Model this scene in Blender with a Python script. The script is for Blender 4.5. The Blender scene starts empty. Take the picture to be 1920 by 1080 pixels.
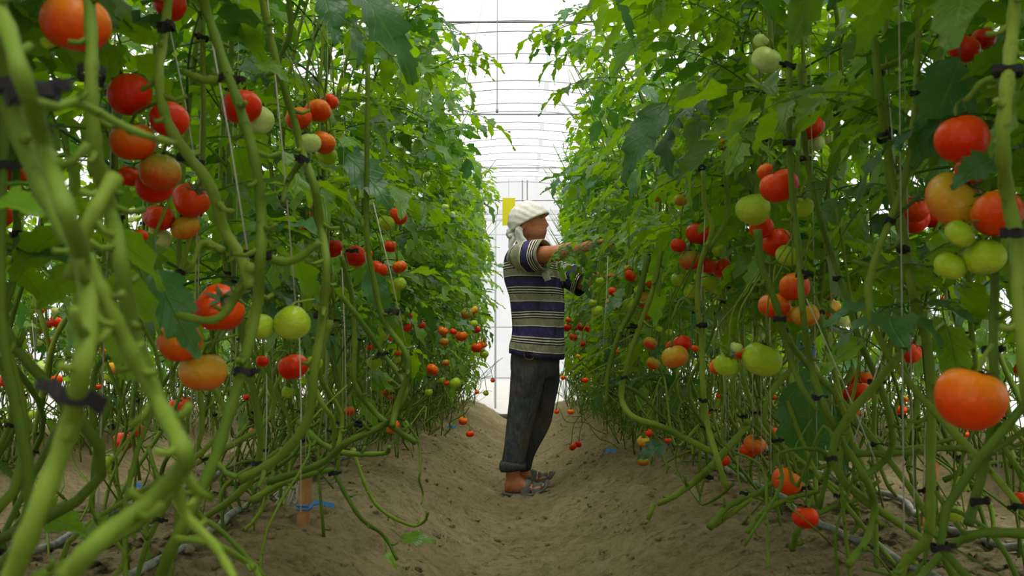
import bpy, bmesh, math, random
import numpy as np
from mathutils import Vector, Matrix, noise

# ---------------------------------------------------------------- camera, sky, exposure
SC = bpy.context.scene
COL = SC.collection
F = 1867.0                      # focal length in pixels of the 1920 wide frame
CAMH = 0.833
PITCH = math.atan(120 / F)
YAW = math.atan(12 / F)
cd = bpy.data.cameras.new('camera')
cam = bpy.data.objects.new('camera', cd)
COL.objects.link(cam)
cd.sensor_width = 36.0
cd.lens = F / 1920 * 36
cam.location = (0, 0, CAMH)
cam.rotation_euler = (math.pi / 2 + PITCH, 0, YAW)
cd.clip_start = 0.05
cd.dof.use_dof = True
cd.dof.focus_distance = 5.6
cd.dof.aperture_fstop = 9.0
SC.camera = cam
ROT = cam.rotation_euler.to_matrix()
ROTN = np.array(ROT)

w = bpy.data.worlds.new('overcast_sky')
SC.world = w
w.use_nodes = True
w.node_tree.nodes['Background'].inputs[0].default_value = (0.97, 0.985, 1.0, 1)
w.node_tree.nodes['Background'].inputs[1].default_value = 1.0
sd = bpy.data.lights.new('sun', 'SUN')
sd.energy = 5.5
sd.angle = math.radians(35)
sd.color = (1.0, 0.97, 0.9)
sun = bpy.data.objects.new('sun', sd)
sun.rotation_euler = (math.radians(14), math.radians(6), 0)
COL.objects.link(sun)
SC.view_settings.view_transform = 'Standard'
SC.view_settings.look = 'None'
SC.view_settings.gamma = 1.0
SC.view_settings.use_curve_mapping = False
SC.view_settings.exposure = -0.04
SC.cycles.max_bounces = 8
SC.cycles.diffuse_bounces = 5
SC.cycles.glossy_bounces = 2
SC.cycles.transmission_bounces = 4
SC.cycles.transparent_max_bounces = 8


def at(px, py, Y):
    """the world point at depth Y (metres along the furrow) seen at a pixel"""
    d = ROT @ Vector((px - 960, -(py - 540), -F))
    t = Y / d.y
    return Vector((d.x * t, Y, CAMH + d.z * t))


def project(P):
    P = np.asarray(P, dtype=float) - np.array([0, 0, CAMH])
    q = P @ ROTN
    z = np.minimum(q[:, 2], -1e-4)
    return 960 + F * q[:, 0] / -z, 540 - F * q[:, 1] / -z


# ---------------------------------------------------------------- helpers
def link(name, mesh, mat=None, parent=None, off=None):
    o = bpy.data.objects.new(name, mesh)
    COL.objects.link(o)
    if mat is not None and len(mesh.materials) == 0:
        mesh.materials.append(mat)
    if parent is not None:
        o.parent = parent
        if off is not None and parent.parent is None:
            o.matrix_parent_inverse = Matrix.Translation(-Vector(off))
    return o


def mesh(name, V, Fc, smooth=True, uv=None):
    me = bpy.data.meshes.new(name)
    me.from_pydata([tuple(v) for v in V], [], [tuple(f) for f in Fc])
    if smooth:
        me.polygons.foreach_set('use_smooth', [True] * len(me.polygons))
    if uv is not None:
        l = me.uv_layers.new(name='UVMap')
        idx = np.zeros(len(me.loops), dtype=np.int32)
        me.loops.foreach_get('vertex_index', idx)
        l.data.foreach_set('uv', np.asarray(uv, dtype=np.float32)[idx].ravel())
    me.update()
    return me


def tag(o, label=None, cat=None, group=None, kind=None):
    for k, v in (('label', label), ('category', cat), ('group', group), ('kind', kind)):
        if v:
            o[k] = v
    return o


def thing(name, label, cat, loc, group=None):
    o = bpy.data.objects.new(name, None)
    o.empty_display_size = 0.05
    COL.objects.link(o)
    o.location = loc
    return tag(o, label, cat, group)


def smooth_path(P, n=6):
    """Catmull-Rom through the points; works for any tuple length"""
    P = [np.array(p, dtype=float) for p in P]
    if len(P) < 3:
        return P
    Q = [2 * P[0] - P[1]] + P + [2 * P[-1] - P[-2]]
    out = []
    for i in range(1, len(Q) - 2):
        a, b, c, d = Q[i - 1:i + 3]
        for k in range(n):
            t = k / n
            out.append(0.5 * (2 * b + (c - a) * t + (2 * a - 5 * b + 4 * c - d) * t * t + (3 * b - a - 3 * c + d) * t ** 3))
    out.append(P[-1])
    return out


def tube(P, R, sides=6, V=None, Fc=None, cap=True):
    """tube round a path, radius per point"""
    if V is None:
        V, Fc = [], []
    P = [Vector(p[:3]) for p in P]
    n = len(P)
    if not hasattr(R, '__len__'):
        R = [R] * n
    t = (P[1] - P[0]).normalized()
    ref = Vector((0, 0, 1)) if abs(t.z) < 0.9 else Vector((1, 0, 0))
    u = t.cross(ref).normalized()
    base = len(V)
    for i in range(n):
        t = (P[min(i + 1, n - 1)] - P[max(i - 1, 0)])
        if t.length < 1e-9:
            t = Vector((0, 0, 1))
        t.normalize()
        u = (u - t * u.dot(t))
        if u.length < 1e-6:
            u = t.orthogonal()
        u.normalize()
        v = t.cross(u)
        for k in range(sides):
            a = 2 * math.pi * k / sides
            V.append(P[i] + (u * math.cos(a) + v * math.sin(a)) * R[i])
    for i in range(n - 1):
        for k in range(sides):
            a = base + i * sides + k
            b = base + i * sides + (k + 1) % sides
            Fc.append((a, b, b + sides, a + sides))
    if cap:
        Fc.append(tuple(base + k for k in range(sides))[::-1])
        Fc.append(tuple(base + (n - 1) * sides + k for k in range(sides)))
    return V, Fc


def loft(rings, V=None, Fc=None, cap=True):
    if V is None:
        V, Fc = [], []
    base = len(V)
    m = len(rings[0])
    for r in rings:
        V.extend(Vector(p) for p in r)
    for i in range(len(rings) - 1):
        for k in range(m):
            a = base + i * m + k
            b = base + i * m + (k + 1) % m
            Fc.append((a, b, b + m, a + m))
    if cap:
        Fc.append(tuple(base + k for k in range(m))[::-1])
        Fc.append(tuple(base + (len(rings) - 1) * m + k for k in range(m)))
    return V, Fc


def ell(c, a, b, yaw=0.0, n=28, tilt=0.0):
    """ellipse ring; a along the facing direction, b across"""
    out = []
    for k in range(n):
        t = 2 * math.pi * k / n
        x, y = a * math.cos(t), b * math.sin(t)
        out.append(Vector((c[0] + x * math.cos(yaw) - y * math.sin(yaw), c[1] + x * math.sin(yaw) + y * math.cos(yaw), c[2] + x * tilt)))
    return out


def box(cx, cy, cz, sx, sy, sz, V=None, Fc=None):
    if V is None:
        V, Fc = [], []
    b = len(V)
    for i in (-1, 1):
        for j in (-1, 1):
            for k in (-1, 1):
                V.append(Vector((cx + i * sx / 2, cy + j * sy / 2, cz + k * sz / 2)))
    for f in ((0, 1, 3, 2), (4, 6, 7, 5), (0, 4, 5, 1), (2, 3, 7, 6), (0, 2, 6, 4), (1, 5, 7, 3)):
        Fc.append(tuple(b + i for i in f))
    return V, Fc


def fuse(name, V, Fc, voxel, smooth=2):
    """voxel union of closed lofts into one continuous skin"""
    me = mesh('tmp', V, Fc)
    o = bpy.data.objects.new('tmp', me)
    COL.objects.link(o)
    m = o.modifiers.new('r', 'REMESH')
    m.mode = 'VOXEL'
    m.voxel_size = voxel
    s = o.modifiers.new('s', 'SMOOTH')
    s.factor = 0.5
    s.iterations = smooth
    dg = bpy.context.evaluated_depsgraph_get()
    out = bpy.data.meshes.new_from_object(o.evaluated_get(dg))
    out.name = name
    bpy.data.objects.remove(o)
    out.polygons.foreach_set('use_smooth', [True] * len(out.polygons))
    return out


# ---------------------------------------------------------------- materials
def srgb(r, g, b):
    f = lambda c: (c / 255 / 12.92) if c / 255 <= 0.04045 else ((c / 255 + 0.055) / 1.055) ** 2.4
    return (f(r), f(g), f(b), 1)


class NT:
    def __init__(s, name):
        s.m = bpy.data.materials.new(name)
        s.m.use_nodes = True
        s.t = s.m.node_tree
        s.p = s.t.nodes['Principled BSDF']
        s.o = s.t.nodes['Material Output']

    def n(s, kind, **kw):
        x = s.t.nodes.new('ShaderNode' + kind)
        for k, v in kw.items():
            if k.startswith('_'):
                setattr(x, k[1:], v)
            else:
                key = int(k[1:]) if k[0] == 'i' and k[1:].isdigit() else k.replace('__', ' ')
                if isinstance(v, bpy.types.NodeSocket):
                    s.t.links.new(v, x.inputs[key])
                else:
                    x.inputs[key].default_value = v
        return x

    def l(s, a, b):
        s.t.links.new(a, b)

    def ramp(s, fac, stops, interp='LINEAR'):
        r = s.t.nodes.new('ShaderNodeValToRGB')
        r.color_ramp.interpolation = interp
        e = r.color_ramp.elements
        while len(e) < len(stops):
            e.new(0.5)
        for el, (p, c) in zip(e, stops):
            el.position = p
            el.color = c
        s.l(fac, r.inputs[0])
        return r.outputs[0]

    def mix(s, fac, a, b, blend='MIX'):
        x = s.t.nodes.new('ShaderNodeMix')
        x.data_type = 'RGBA'
        x.blend_type = blend
        for key, v in ((0, fac), (6, a), (7, b)):
            if isinstance(v, bpy.types.NodeSocket):
                s.l(v, x.inputs[key])
            else:
                x.inputs[key].default_value = v
        return x.outputs[2]

    def noise(s, vec, scale, detail=3, rough=0.55):
        return s.n('TexNoise', Vector=vec, Scale=scale, Detail=detail, Roughness=rough).outputs[0]

    def bump(s, h, strength, dist=0.01):
        b = s.n('Bump', Strength=strength, Distance=dist, Height=h)
        s.l(b.outputs[0], s.p.inputs['Normal'])
        return b

    def base(s, c):
        if isinstance(c, bpy.types.NodeSocket):
            s.l(c, s.p.inputs['Base Color'])
        else:
            s.p.inputs['Base Color'].default_value = c

    def coord(s, which='Object'):
        return s.n('TexCoord').outputs[which]


def plain(name, c, rough=0.6, var=0.15, scale=20, spec=0.4, bump=0.0, metal=0.0):
    k = NT(name)
    co = k.coord()
    f = k.noise(co, scale)
    d = tuple(x * (1 - var * 2) for x in c[:3]) + (1,)
    e = tuple(min(1, x * (1 + var)) for x in c[:3]) + (1,)
    k.base(k.ramp(f, [(0.3, d), (0.7, e)]))
    k.p.inputs['Roughness'].default_value = rough
    k.p.inputs['Specular IOR Level'].default_value = spec
    k.p.inputs['Metallic'].default_value = metal
    if bump:
        k.bump(k.noise(co, scale * 4), bump, 0.004)
    return k.m


def leaf_material(name, dark, light, back, trans=0.42):
    k = NT(name)
    uv = k.coord('UV')
    sep = k.n('SeparateXYZ', Vector=uv)
    au = k.n('Math', _operation='ABSOLUTE', i0=sep.outputs[0]).outputs[0]
    rnd = k.n('ObjectInfo').outputs['Random']
    ns = k.noise(k.coord(), 9, 3)
    f = k.n('Math', _operation='MULTIPLY_ADD', i0=rnd, i1=0.6, i2=k.n('Math', _operation='MULTIPLY', i0=ns, i1=0.4).outputs[0]).outputs[0]
    col = k.ramp(f, [(0.15, dark), (0.8, light)])
    # veins: midrib and herringbone side veins
    vv = k.n('Math', _operation='MULTIPLY_ADD', i0=sep.outputs[1], i1=7.0, i2=k.n('Math', _operation='MULTIPLY', i0=au, i1=-2.2).outputs[0]).outputs[0]
    fr = k.n('Math', _operation='PINGPONG', i0=vv, i1=0.5).outputs[0]
    side = k.n('MapRange', Value=fr, i1=0.0, i2=0.09, i3=1.0, i4=0.0).outputs[0]
    mid = k.n('MapRange', Value=au, i1=0.0, i2=0.07, i3=1.0, i4=0.0).outputs[0]
    vein = k.n('Math', _operation='MAXIMUM', i0=k.n('Math', _operation='MULTIPLY', i0=side, i1=0.45).outputs[0], i1=mid).outputs[0]
    col = k.mix(k.n('Math', _operation='MULTIPLY', i0=vein, i1=0.55).outputs[0], col, srgb(92, 140, 48))
    k.base(col)
    k.p.inputs['Roughness'].default_value = 0.4
    k.p.inputs['Specular IOR Level'].default_value = 0.42
    hb = k.n('Math', _operation='MULTIPLY_ADD', i0=vein, i1=-0.7, i2=k.noise(k.coord(), 55, 2)).outputs[0]
    b = k.bump(hb, 0.55, 0.004)
    tr = k.n('BsdfTranslucent')
    tcol = k.mix(k.n('Math', _operation='MULTIPLY', i0=vein, i1=0.4).outputs[0], back, srgb(150, 190, 60))
    k.l(tcol, tr.inputs[0])
    k.l(b.outputs[0], tr.inputs['Normal'])
    ms = k.n('MixShader', Fac=trans)
    k.l(k.p.outputs[0], ms.inputs[1])
    k.l(tr.outputs[0], ms.inputs[2])
    k.l(ms.outputs[0], k.o.inputs[0])
    return k.m


M = {}
M['leaf'] = leaf_material('tomato_leaf_green', srgb(28, 66, 8), srgb(98, 142, 22), srgb(170, 222, 12), 0.34)
M['leaf_old'] = leaf_material('tomato_leaf_bluish', srgb(24, 62, 30), srgb(66, 112, 56), srgb(110, 176, 30), 0.22)


def stem_material():
    k = NT('tomato_stem')
    co = k.coord()
    rnd = k.n('ObjectInfo').outputs['Random']
    f = k.n('Math', _operation='MULTIPLY_ADD', i0=rnd, i1=0.35, i2=k.n('Math', _operation='MULTIPLY', i0=k.noise(co, 5, 4), i1=0.75).outputs[0]).outputs[0]
    col = k.ramp(f, [(0.2, srgb(58, 80, 14)), (0.5, srgb(90, 116, 28)), (0.85, srgb(128, 146, 46))])
    col = k.mix(k.n('MapRange', Value=k.noise(co, 60, 3), i1=0.62, i2=0.8).outputs[0], col, srgb(70, 66, 30))
    k.base(col)
    k.p.inputs['Roughness'].default_value = 0.6
    k.p.inputs['Specular IOR Level'].default_value = 0.18
    k.bump(k.noise(co, 120, 3), 0.3, 0.003)
    return k.m


M['stem'] = stem_material()
M['tie'] = plain('black_rubber_tie', srgb(30, 24, 24), 0.7, 0.3, 60, 0.3, 0.4)
M['string'] = plain('white_twine', srgb(190, 185, 165), 0.8, 0.1, 80)
M['calyx'] = plain('tomato_calyx', srgb(58, 86, 26), 0.6, 0.25, 40)
M['metal'] = plain('galvanised_steel', srgb(130, 130, 132), 0.6, 0.08, 12, 0.4)
M['wood'] = plain('raw_pine', srgb(176, 128, 72), 0.7, 0.2, 25, 0.3, 0.3)
M['blue'] = plain('blue_plastic_ribbon', srgb(40, 120, 180), 0.4, 0.1, 30)
M['yellow'] = plain('yellow_card', srgb(238, 226, 16), 0.5, 0.03, 20)
M['beam'] = plain('grey_beam', srgb(214, 215, 220), 0.5, 0.05, 4)
M['darkrail'] = plain('dirty_rail', srgb(70, 66, 60), 0.9, 0.2, 6)


def film_material():
    k = NT('white_greenhouse_film')
    co = k.coord()
    # faint weave squares of the reinforced film
    sep = k.n('SeparateXYZ', Vector=co)
    lines = []
    for ax, sc in ((0, 7.0), (1, 7.0), (2, 7.0)):
        m = k.n('Math', _operation='MULTIPLY', i0=sep.outputs[ax], i1=sc).outputs[0]
        fr = k.n('Math', _operation='PINGPONG', i0=m, i1=0.5).outputs[0]
        lines.append(k.n('MapRange', Value=fr, i1=0.0, i2=0.035, i3=1.0, i4=0.0).outputs[0])
    g = k.n('Math', _operation='MAXIMUM', i0=lines[0], i1=lines[1]).outputs[0]
    g = k.n('Math', _operation='MAXIMUM', i0=g, i1=lines[2]).outputs[0]
    nz = k.noise(co, 1.3, 4)
    col = k.mix(k.n('Math', _operation='MULTIPLY', i0=g, i1=0.25).outputs[0], k.ramp(nz, [(0.3, srgb(232, 234, 238)), (0.7, srgb(250, 250, 250))]), srgb(205, 208, 212))
    tl = k.n('BsdfTranslucent')
    k.l(col, tl.inputs[0])
    tp = k.n('BsdfTransparent')
    tp.inputs[0].default_value = (0.95, 0.96, 0.97, 1)
    ms = k.n('MixShader', Fac=0.5)
    k.l(tl.outputs[0], ms.inputs[1])
    k.l(tp.outputs[0], ms.inputs[2])
    k.l(ms.outputs[0], k.o.inputs[0])
    return k.m


M['film'] = film_material()


def soil_material():
    k = NT('dry_sandy_soil')
    co = k.coord()
    big = k.noise(co, 1.6, 5)
    mid = k.noise(co, 17, 8, 0.78)
    fine = k.noise(co, 110, 4, 0.75)
    col = k.ramp(big, [(0.35, srgb(190, 168, 120)), (0.65, srgb(226, 204, 154))])
    col = k.mix(k.n('MapRange', Value=mid, i1=0.46, i2=0.66, i4=0.7).outputs[0], col, srgb(120, 102, 68))
    col = k.mix(k.n('MapRange', Value=fine, i1=0.5, i2=0.75, i4=0.5).outputs[0], col, srgb(238, 222, 180))
    # moss along the wet line of the drip hoses
    sep = k.n('SeparateXYZ', Vector=co)
    ax = k.n('Math', _operation='ABSOLUTE', i0=sep.outputs[0]).outputs[0]
    d = k.n('Math', _operation='ABSOLUTE', i0=k.n('Math', _operation='SUBTRACT', i0=ax, i1=1.16).outputs[0]).outputs[0]
    band = k.n('MapRange', Value=d, i1=0.18, i2=0.45, i3=1.0, i4=0.0).outputs[0]
    ms = k.n('MapRange', Value=k.noise(co, 7, 5, 0.65), i1=0.48, i2=0.6).outputs[0]
    col = k.mix(k.n('Math', _operation='MULTIPLY', i0=band, i1=ms).outputs[0], col, srgb(74, 66, 26))
    k.base(col)
    k.p.inputs['Roughness'].default_value = 0.95
    k.p.inputs['Specular IOR Level'].default_value = 0.15
    h = k.n('Math', _operation='MULTIPLY_ADD', i0=mid, i1=1.6, i2=k.n('Math', _operation='MULTIPLY', i0=fine, i1=0.5).outputs[0]).outputs[0]
    k.bump(h, 1.0, 0.06)
    return k.m


M['soil'] = soil_material()


def fruit_material(name, top, mid, bot, a=0.25, b=0.7):
    k = NT(name)
    co = k.coord()
    sep = k.n('SeparateXYZ', Vector=co)
    h = k.n('MapRange', Value=sep.outputs[2], i1=-0.5, i2=0.45).outputs[0]
    hh = k.n('Math', _operation='MULTIPLY_ADD', i0=k.noise(co, 2.2, 2), i1=0.35, i2=k.n('Math', _operation='SUBTRACT', i0=h, i1=0.17).outputs[0]).outputs[0]
    k.base(k.ramp(hh, [(a, bot), (0.5 * (a + b), mid), (b + 0.15, top)]))
    k.p.inputs['Roughness'].default_value = 0.3
    k.p.inputs['Specular IOR Level'].default_value = 0.22
    k.p.inputs['Subsurface Weight'].default_value = 0.0
    k.bump(k.noise(co, 3, 2), 0.15, 0.05)
    return k.m


FRUIT = {
    'r': fruit_material('ripe_red', srgb(228, 74, 0), srgb(222, 50, 0), srgb(214, 36, 0)),
    'o': fruit_material('ripening_orange', srgb(224, 124, 16), srgb(226, 84, 6), srgb(220, 62, 4)),
    'y': fruit_material('yellow_orange', srgb(190, 158, 34), srgb(214, 150, 40), srgb(216, 112, 34)),
    't': fruit_material('turning_green_red', srgb(140, 140, 36), srgb(190, 116, 34), srgb(206, 64, 22)),
    'g': fruit_material('unripe_green', srgb(128, 158, 18), srgb(162, 186, 34), srgb(178, 198, 54)),
    'w': fruit_material('pale_green', srgb(168, 190, 90), srgb(198, 212, 120), srgb(212, 222, 146)),
}
CNAME = {'r': 'red', 'o': 'orange', 'y': 'yellow', 't': 'half-ripe', 'g': 'green', 'w': 'pale green'}


# ---------------------------------------------------------------- ground
def prof(x):
    u = abs(((x + 1.15) % 2.3) - 1.15)
    s = min(1, max(0, (u - 0.05) / 0.67))
    return 0.27 * (s * s * (3 - 2 * s)) - 0.02 * max(0, u - 0.9)


def ground(x, y):
    return prof(x) - 0.019 * max(0.0, y - 6)


GABLE = 14.8


def gmesh(x, y):
    n1 = noise.noise(Vector((x * 2.2, y * 1.4, 0.3))) * 0.022
    n2 = noise.noise(Vector((x * 11, y * 9, 1.7))) * 0.016 + abs(noise.noise(Vector((x * 5, y * 4, 9.7)))) * 0.02
    n3 = noise.noise(Vector((x * 34, y * 30, 5.1)))
    n3 = max(0, n3 - 0.02) * 0.030
    return ground(x, y) + n1 * (0.4 if abs(x) < 0.2 else 1) + n2 + n3


xs = [-4.0]
while xs[-1] < 4.0:
    xs.append(xs[-1] + (0.022 if abs(xs[-1]) < 1.5 else 0.06))
ys = [-1.2]
while ys[-1] < GABLE + 0.3:
    ys.append(ys[-1] + (0.12 if ys[-1] < 2.0 else 0.022 if ys[-1] < 5 else 0.04 if ys[-1] < 9 else 0.09))
V = []
for y in ys:
    for x in xs:
        V.append((x, y, gmesh(x, y)))
nx = len(xs)
Fc = [(j * nx + i, j * nx + i + 1, (j + 1) * nx + i + 1, (j + 1) * nx + i) for j in range(len(ys) - 1) for i in range(nx - 1)]
fl = link('floor', mesh('floor', V, Fc), M['soil'])
tag(fl, 'bare sandy soil shaped into ridges with a furrow between them', kind='structure')

# loose clods on the slopes: uncountable
RC = random.Random(5)
V, Fc = [], []
ico = bmesh.new()
bmesh.ops.create_icosphere(ico, subdivisions=1, radius=1)
iv = [v.co.copy() for v in ico.verts]
fi = [[v.index for v in f.verts] for f in ico.faces]
ico.free()
for i in range(7000):
    y = 2.4 + 8 * RC.random() ** 1.7
    x = RC.uniform(-1.7, 1.7)
    if abs(x) < 0.25 and RC.random() < 0.6:
        continue
    r = 0.0022 + 0.013 * RC.random() ** 4
    g = gmesh(x, y)
    b = len(V)
    sx, sy, sz = (RC.uniform(0.7, 1.5) for _ in range(3))
    for q in iv:
        k = 1 + 0.25 * RC.uniform(-1, 1)
        V.append((x + q.x * r * sx * k, y + q.y * r * sy * k, g + r * 0.3 + q.z * r * 0.8 * sz * k))
    Fc.extend([tuple(b + j for j in f) for f in fi])
cl = link('soil_clods', mesh('soil_clods', V, Fc, False), M['soil'])
tag(cl, 'loose crumbs and clods of dry soil strewn over furrow and ridges', 'soil', kind='stuff')

# ground outside the tunnel, seen faintly through the film
V, Fc = [], []
for sx in (-1, 1):
    b = len(V)
    V += [(sx * 4.02, -8, -0.3), (sx * 30, -8, -0.3), (sx * 30, 40, -0.3), (sx * 4.02, 40, -0.3)]
    Fc.append((b, b + 1, b + 2, b + 3))
b = len(V)
V += [(-4.02, GABLE + 0.3, -0.3), (4.02, GABLE + 0.3, -0.3), (4.02, 40, -0.3), (-4.02, 40, -0.3)]
Fc.append((b, b + 1, b + 2, b + 3))
M['yard'] = plain('pale_yard', srgb(190, 186, 176), 0.95, 0.06, 1.5)
tag(link('floor_outside', mesh('floor_outside', V, Fc, False), M['yard']), kind='structure')

# ---------------------------------------------------------------- film tunnel
AR, CROWN = 4.5, 3.43
ACZ = CROWN - AR
AMAX = math.asin(4.0 / AR)
EAVE = ACZ + AR * math.cos(AMAX)


def arc(t, r=AR):
    a = AMAX * t
    return r * math.sin(a), ACZ + r * math.cos(a)


V, Fc = [], []
NA, YS = 48, [-2.5 + i * (GABLE + 2.5) / 20 for i in range(21)]
for y in YS:
    for i in range(NA + 1):
        x, z = arc(-1 + 2 * i / NA)
        V.append((x, y, z))
for j in range(20):
    for i in range(NA):
        a = j * (NA + 1) + i
        Fc.append((a, a + 1, a + NA + 2, a + NA + 1))
tag(link('ceiling', mesh('ceiling', V, Fc), M['film']), 'white translucent film stretched over the arched tunnel', kind='structure')
for nm, sx in (('wall_left', -1), ('wall_right', 1)):
    V = [(sx * 4.0, -2.5, -0.4), (sx * 4.0, GABLE, -0.4), (sx * 4.0, GABLE, EAVE), (sx * 4.0, -2.5, EAVE)]
    tag(link(nm, mesh(nm, V, [(0, 1, 2, 3)], False), M['film']), kind='structure')
for nm, y in (('wall_far', GABLE), ('wall_back', -2.5)):
    V = [(-4.0, y, -0.4)] + [(arc(-1 + 2 * i / 32)[0], y, arc(-1 + 2 * i / 32)[1]) for i in range(33)] + [(4.0, y, -0.4)]
    wl = tag(link(nm, mesh(nm, V, [tuple(range(len(V)))], False), M['film']), kind='structure')
    if nm == 'wall_far':
        WF = wl
# frame of the far wall
V, Fc = box(0, GABLE - 0.06, 2.91, 4.1, 0.06, 0.07)
link('beam', mesh('beam', V, Fc, False), M['beam'], WF)
V, Fc = box(0, GABLE - 0.05, 2.80, 4.3, 0.05, 0.03)
link('beam', mesh('beam', V, Fc, False), M['beam'], WF)
for z in (2.58, 2.02, 1.2, 0.45):
    V, Fc = box(0, GABLE - 0.03, z, 7.6 if z < 1.3 else 5.4, 0.02, 0.014)
    link('rail', mesh('rail', V, Fc, False), M['beam'], WF)
for x in (-2.4, -1.35, -0.34, 0.7, 1.75, 2.8):
    zt = arc(math.asin(x / AR) / AMAX)[1] if abs(x) < 2 else 2.3
    V, Fc = box(x, GABLE - 0.04, zt / 2 - 0.05, 0.03, 0.03, zt - 0.1)
    link('post', mesh('post', V, Fc, False), M['beam'], WF)
for x in (0.06, 0.13):
    V, Fc = box(x, GABLE - 0.3, 3.1, 0.016, 0.016, 0.5)
    link('hanger', mesh('hanger', V, Fc, False), M['metal'], WF)
V, Fc = tube([(-3.9 + i * 0.39, GABLE - 0.12, ground(-3.9 + i * 0.39, GABLE) * 0 - 0.13 + 0.015 * math.sin(i * 2.1)) for i in range(21)], 0.05, 8)
link('baseboard_far', mesh('baseboard_far', V, Fc), M['darkrail'])
bpy.data.objects['baseboard_far']['kind'] = 'structure'

ORD = ['first', 'second', 'third', 'fourth', 'fifth', 'sixth', 'seventh', 'eighth', 'ninth', 'tenth', 'eleventh', 'twelfth',
       'thirteenth', 'fourteenth', 'fifteenth', 'sixteenth', 'seventeenth', 'eighteenth', 'nineteenth', 'twentieth']
ORD += ['twenty-' + o for o in ORD[:9]] + ['thirtieth'] + ['thirty-' + o for o in ORD[:9]] + ['fortieth']
n_arch = 12
for k in range(n_arch):
    y = 14.5 - 0.86 * k
    r = thing('roof_arch', 'thin steel double-rod roof arch, %s from the far gable wall' % ORD[k], 'roof arch', (0, y, CROWN - 0.02), 'steel arches under the film roof')
    for nm, dr, dy in (('upper_rod', 0.015, 0.0), ('lower_rod', 0.10, 0.0)):
        P = [(arc(-1 + 2 * i / 40, AR - dr)[0], y + dy, arc(-1 + 2 * i / 40, AR - dr)[1]) for i in range(41)]
        V, Fc = tube(P, 0.0045, 6)
        link(nm, mesh(nm, V, Fc), M['metal'], r, r.location)
    for t in (-0.52, -0.28, 0.055, 0.33, 0.57):
        x1, z1 = arc(t, AR - 0.015)
        x2, z2 = arc(t, AR - 0.10)
        V, Fc = box((x1 + x2) / 2, y, (z1 + z2) / 2, 0.05, 0.006, 0.095)
        link('connector_plate', mesh('connector_plate', V, Fc, False), M['beam'], r, r.location)
for i, (y, wd) in enumerate(((6.3, 'nearest'), (8.8, 'second nearest'), (11.4, 'second farthest'), (13.9, 'farthest'))):
    P = [(-1.95 + 3.9 * j / 12, y, 2.97 - 0.012 * (1 - (j / 6 - 1) ** 2)) for j in range(13)]
    V, Fc = tube(P, 0.0075, 8)
    o = link('tie_rod', mesh('tie_rod', V, Fc), M['metal'])
    tag(o, 'straight steel tie rod crossing below the film roof, %s of the four' % wd, 'rod', 'tie rods')
p = at(932, 208, 6.28)
V, Fc = tube([(p.x, 6.28, CROWN - 0.03), (p.x, 6.28, p.z)], 0.003, 6)
V, Fc = tube([(p.x, 6.28, p.z + 0.012), (p.x, 6.28, p.z - 0.012)], 0.009, 6, V, Fc)
tag(link('hanging_rod', mesh('hanging_rod', V, Fc), M['metal']), 'thin vertical steel rod hanging from the roof above the furrow', 'rod')

# wires: thin slanting roof cords
for (x1, y1, x2, y2, yy, wd) in ((906, 0, 870, 180, 6.9, 'left of the hanging rod'), (1060, 110, 1070, 160, 8.0, 'beside the right row'), (1032, 270, 1052, 370, 11.6, 'right of the worker')):
    a, b = at(x1, y1, yy), at(x2, y2, yy)
    V, Fc = tube([a, b], 0.003, 5)
    tag(link('cord_line', mesh('cord_line', V, Fc), M['string']), 'thin slanting white cord below the roof film, ' + wd, 'cord')

# yellow sticky trap
a, b = at(942, 371, 8.8), at(966, 423, 8.8)
r = thing('sticky_trap', 'yellow sticky insect trap card hanging behind the worker\'s head', 'insect trap', ((a.x + b.x) / 2, 8.8, b.z))
V, Fc = box((a.x + b.x) / 2, 8.8, (a.z + b.z) / 2, b.x - a.x, 0.003, a.z - b.z)
link('card', mesh('card', V, Fc, False), M['yellow'], r, r.location)
V, Fc = tube([((a.x + b.x) / 2, 8.8, a.z - 0.01), ((a.x + b.x) / 2 + 0.002, 8.8, 2.97)], 0.0012, 5)
link('cord', mesh('cord', V, Fc), M['string'], r, r.location)

# drip hoses
M['hose'] = plain('dusty_black_hose', srgb(150, 150, 140), 0.6, 0.3, 25, 0.4, 0.3)
for x0, wd in ((-1.36, 'far side of the left ridge'), (-0.93, 'path side of the left ridge'), (0.975, 'path side of the right ridge'), (1.36, 'far side of the right ridge')):
    P = []
    y = 0.4
    while y < GABLE - 0.3:
        x = x0 + 0.035 * noise.noise(Vector((x0 * 7, y * 1.3, 0))) + 0.012 * math.sin(y * 5 + x0)
        g = gmesh(x, y)
        P.append((x, y, g + 0.013 + 0.007 * abs(math.sin(y * 3))))
        y += 0.09
    V, Fc = tube(P, 0.0115, 8)
    tag(link('drip_hose', mesh('drip_hose', V, Fc), M['hose']), 'dusty grey drip irrigation hose along the ' + wd, 'hose', 'drip hoses')

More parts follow.
